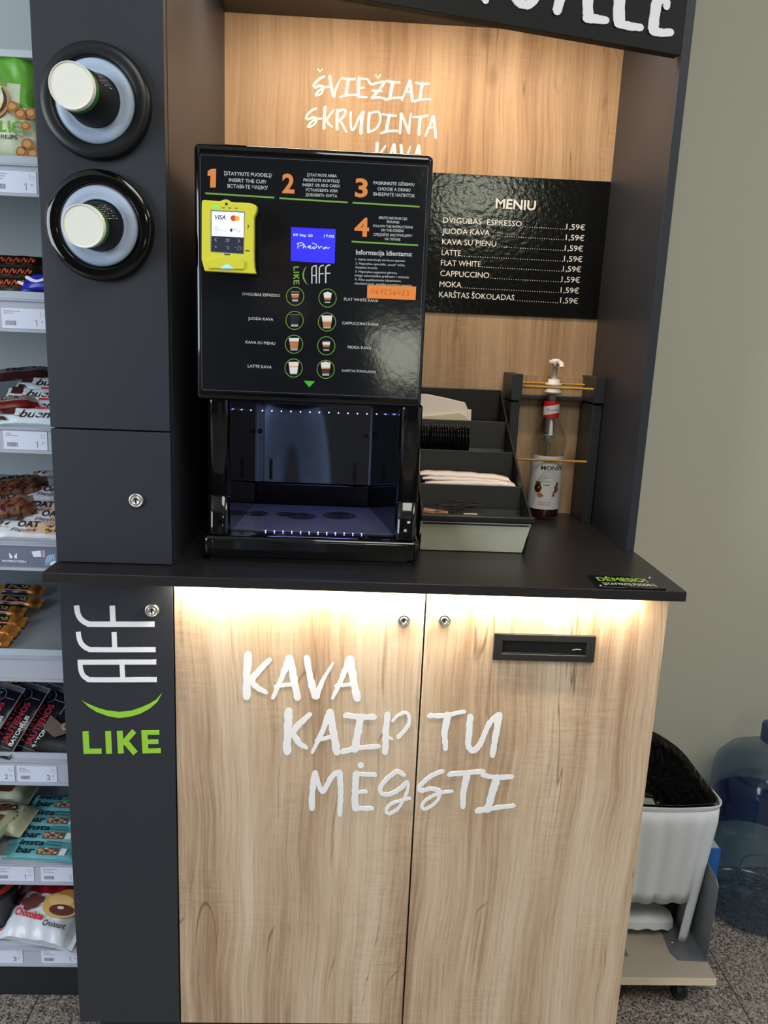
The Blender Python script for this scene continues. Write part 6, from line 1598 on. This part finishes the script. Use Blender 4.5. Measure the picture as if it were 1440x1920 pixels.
skin_mesh('jeans', J, je, 'pelvis', mat('pale_denim', (168, 190, 226), rough=0.8, noise=0.25, nscale=14), pr_, extra=0.014, label='pale blue jeans')
T_ = part_of(['waist', 'chest', 'collar', 'shoulderl', 'shoulderr', 'elbowl', 'elbowr', 'wristl', 'wristr']); T_['hem'] = (px_, py_, 0.975, 0.128, 0.104)
te = [('hem', 'waist'), ('waist', 'chest'), ('chest', 'collar')]+[e for n in 'lr' for e in (('collar', 'shoulder'+n), ('shoulder'+n, 'elbow'+n), ('elbow'+n, 'wrist'+n))]
skin_mesh('jacket', T_, te, 'chest', mat('dark_jacket_cloth', (30, 31, 36), rough=0.85), pr_, extra=0.014, label='dark jacket')
for n_ in 'lr':
    sh_ = part_of(['heel'+n_, 'ball'+n_, 'toe'+n_]); skin_mesh('shoe', sh_, [('heel'+n_, 'ball'+n_), ('ball'+n_, 'toe'+n_)], 'ball'+n_, mat('white_shoe', (200, 198, 194), rough=0.6), pr_, extra=0.008, label='white shoe')
hm = MB(); hc = Vector((px_, py_+0.02, 1.505*HZ))
P_ = []
for i in range(13):
    th = PI*0.62*i/12; row = []
    for k in range(28):
        a_ = 2*PI*k/28; fr_ = max(0, math.sin(a_)); tt = th*(1-0.42*fr_)
        row.append(hc+Vector((0.090*math.sin(tt)*math.cos(a_), 0.098*math.sin(tt)*math.sin(a_), 0.090*math.cos(tt))))
    P_.append(row)
hm.grid(P_, closev=True); hm.done('hair', mat('brown_hair', (52, 38, 30), rough=0.7), pr_)
fc = MB(); fy = py_+0.118
fc.prism([(px_-0.012, fy-0.012, 1.435*HZ), (px_+0.012, fy-0.012, 1.435*HZ), (px_+0.006, fy-0.008, 1.480*HZ), (px_-0.006, fy-0.008, 1.480*HZ)], (0, 0.014, 0), bev=0.004); fc.done('nose', SKIN, pr_)
for sx in (-0.032, 0.032):
    e_ = MB(); e_.lathe([(0.0, -0.010), (0.008, -0.006), (0.011, 0), (0.008, 0.006), (0.0, 0.010)], (px_+sx, fy-0.016, 1.475*HZ), (0, 1, 0), 14, cap=False); e_.done('eye', mat('eye_white', (220, 218, 214)), pr_)
mth = MB(); mth.tube([(px_-0.022, fy-0.020, 1.405*HZ), (px_, fy-0.010, 1.402*HZ), (px_+0.022, fy-0.020, 1.405*HZ)], 0.006, 8); mth.done('mouth', mat('lips', (164, 96, 88)), pr_)
for sx in (-1, 1):
    MB().lathe([(0.0, -0.006), (0.016, -0.004), (0.020, 0.0), (0.014, 0.005), (0.0, 0.004)], (px_+sx*0.088, py_+0.03, 1.465*HZ), (1, 0, 0), 14, cap=False).done('ear', SKIN, pr_)
fo = thing('phone', 'dark smartphone held up by the person taking the photograph', 'phone', ph)
MB().box(ph.x-0.036, ph.x+0.036, ph.y-0.008, ph.y, ph.z-0.085, ph.z+0.075, bev=0.003).done('phone_body', mat('phone_black', (14, 14, 16), rough=0.25), fo)
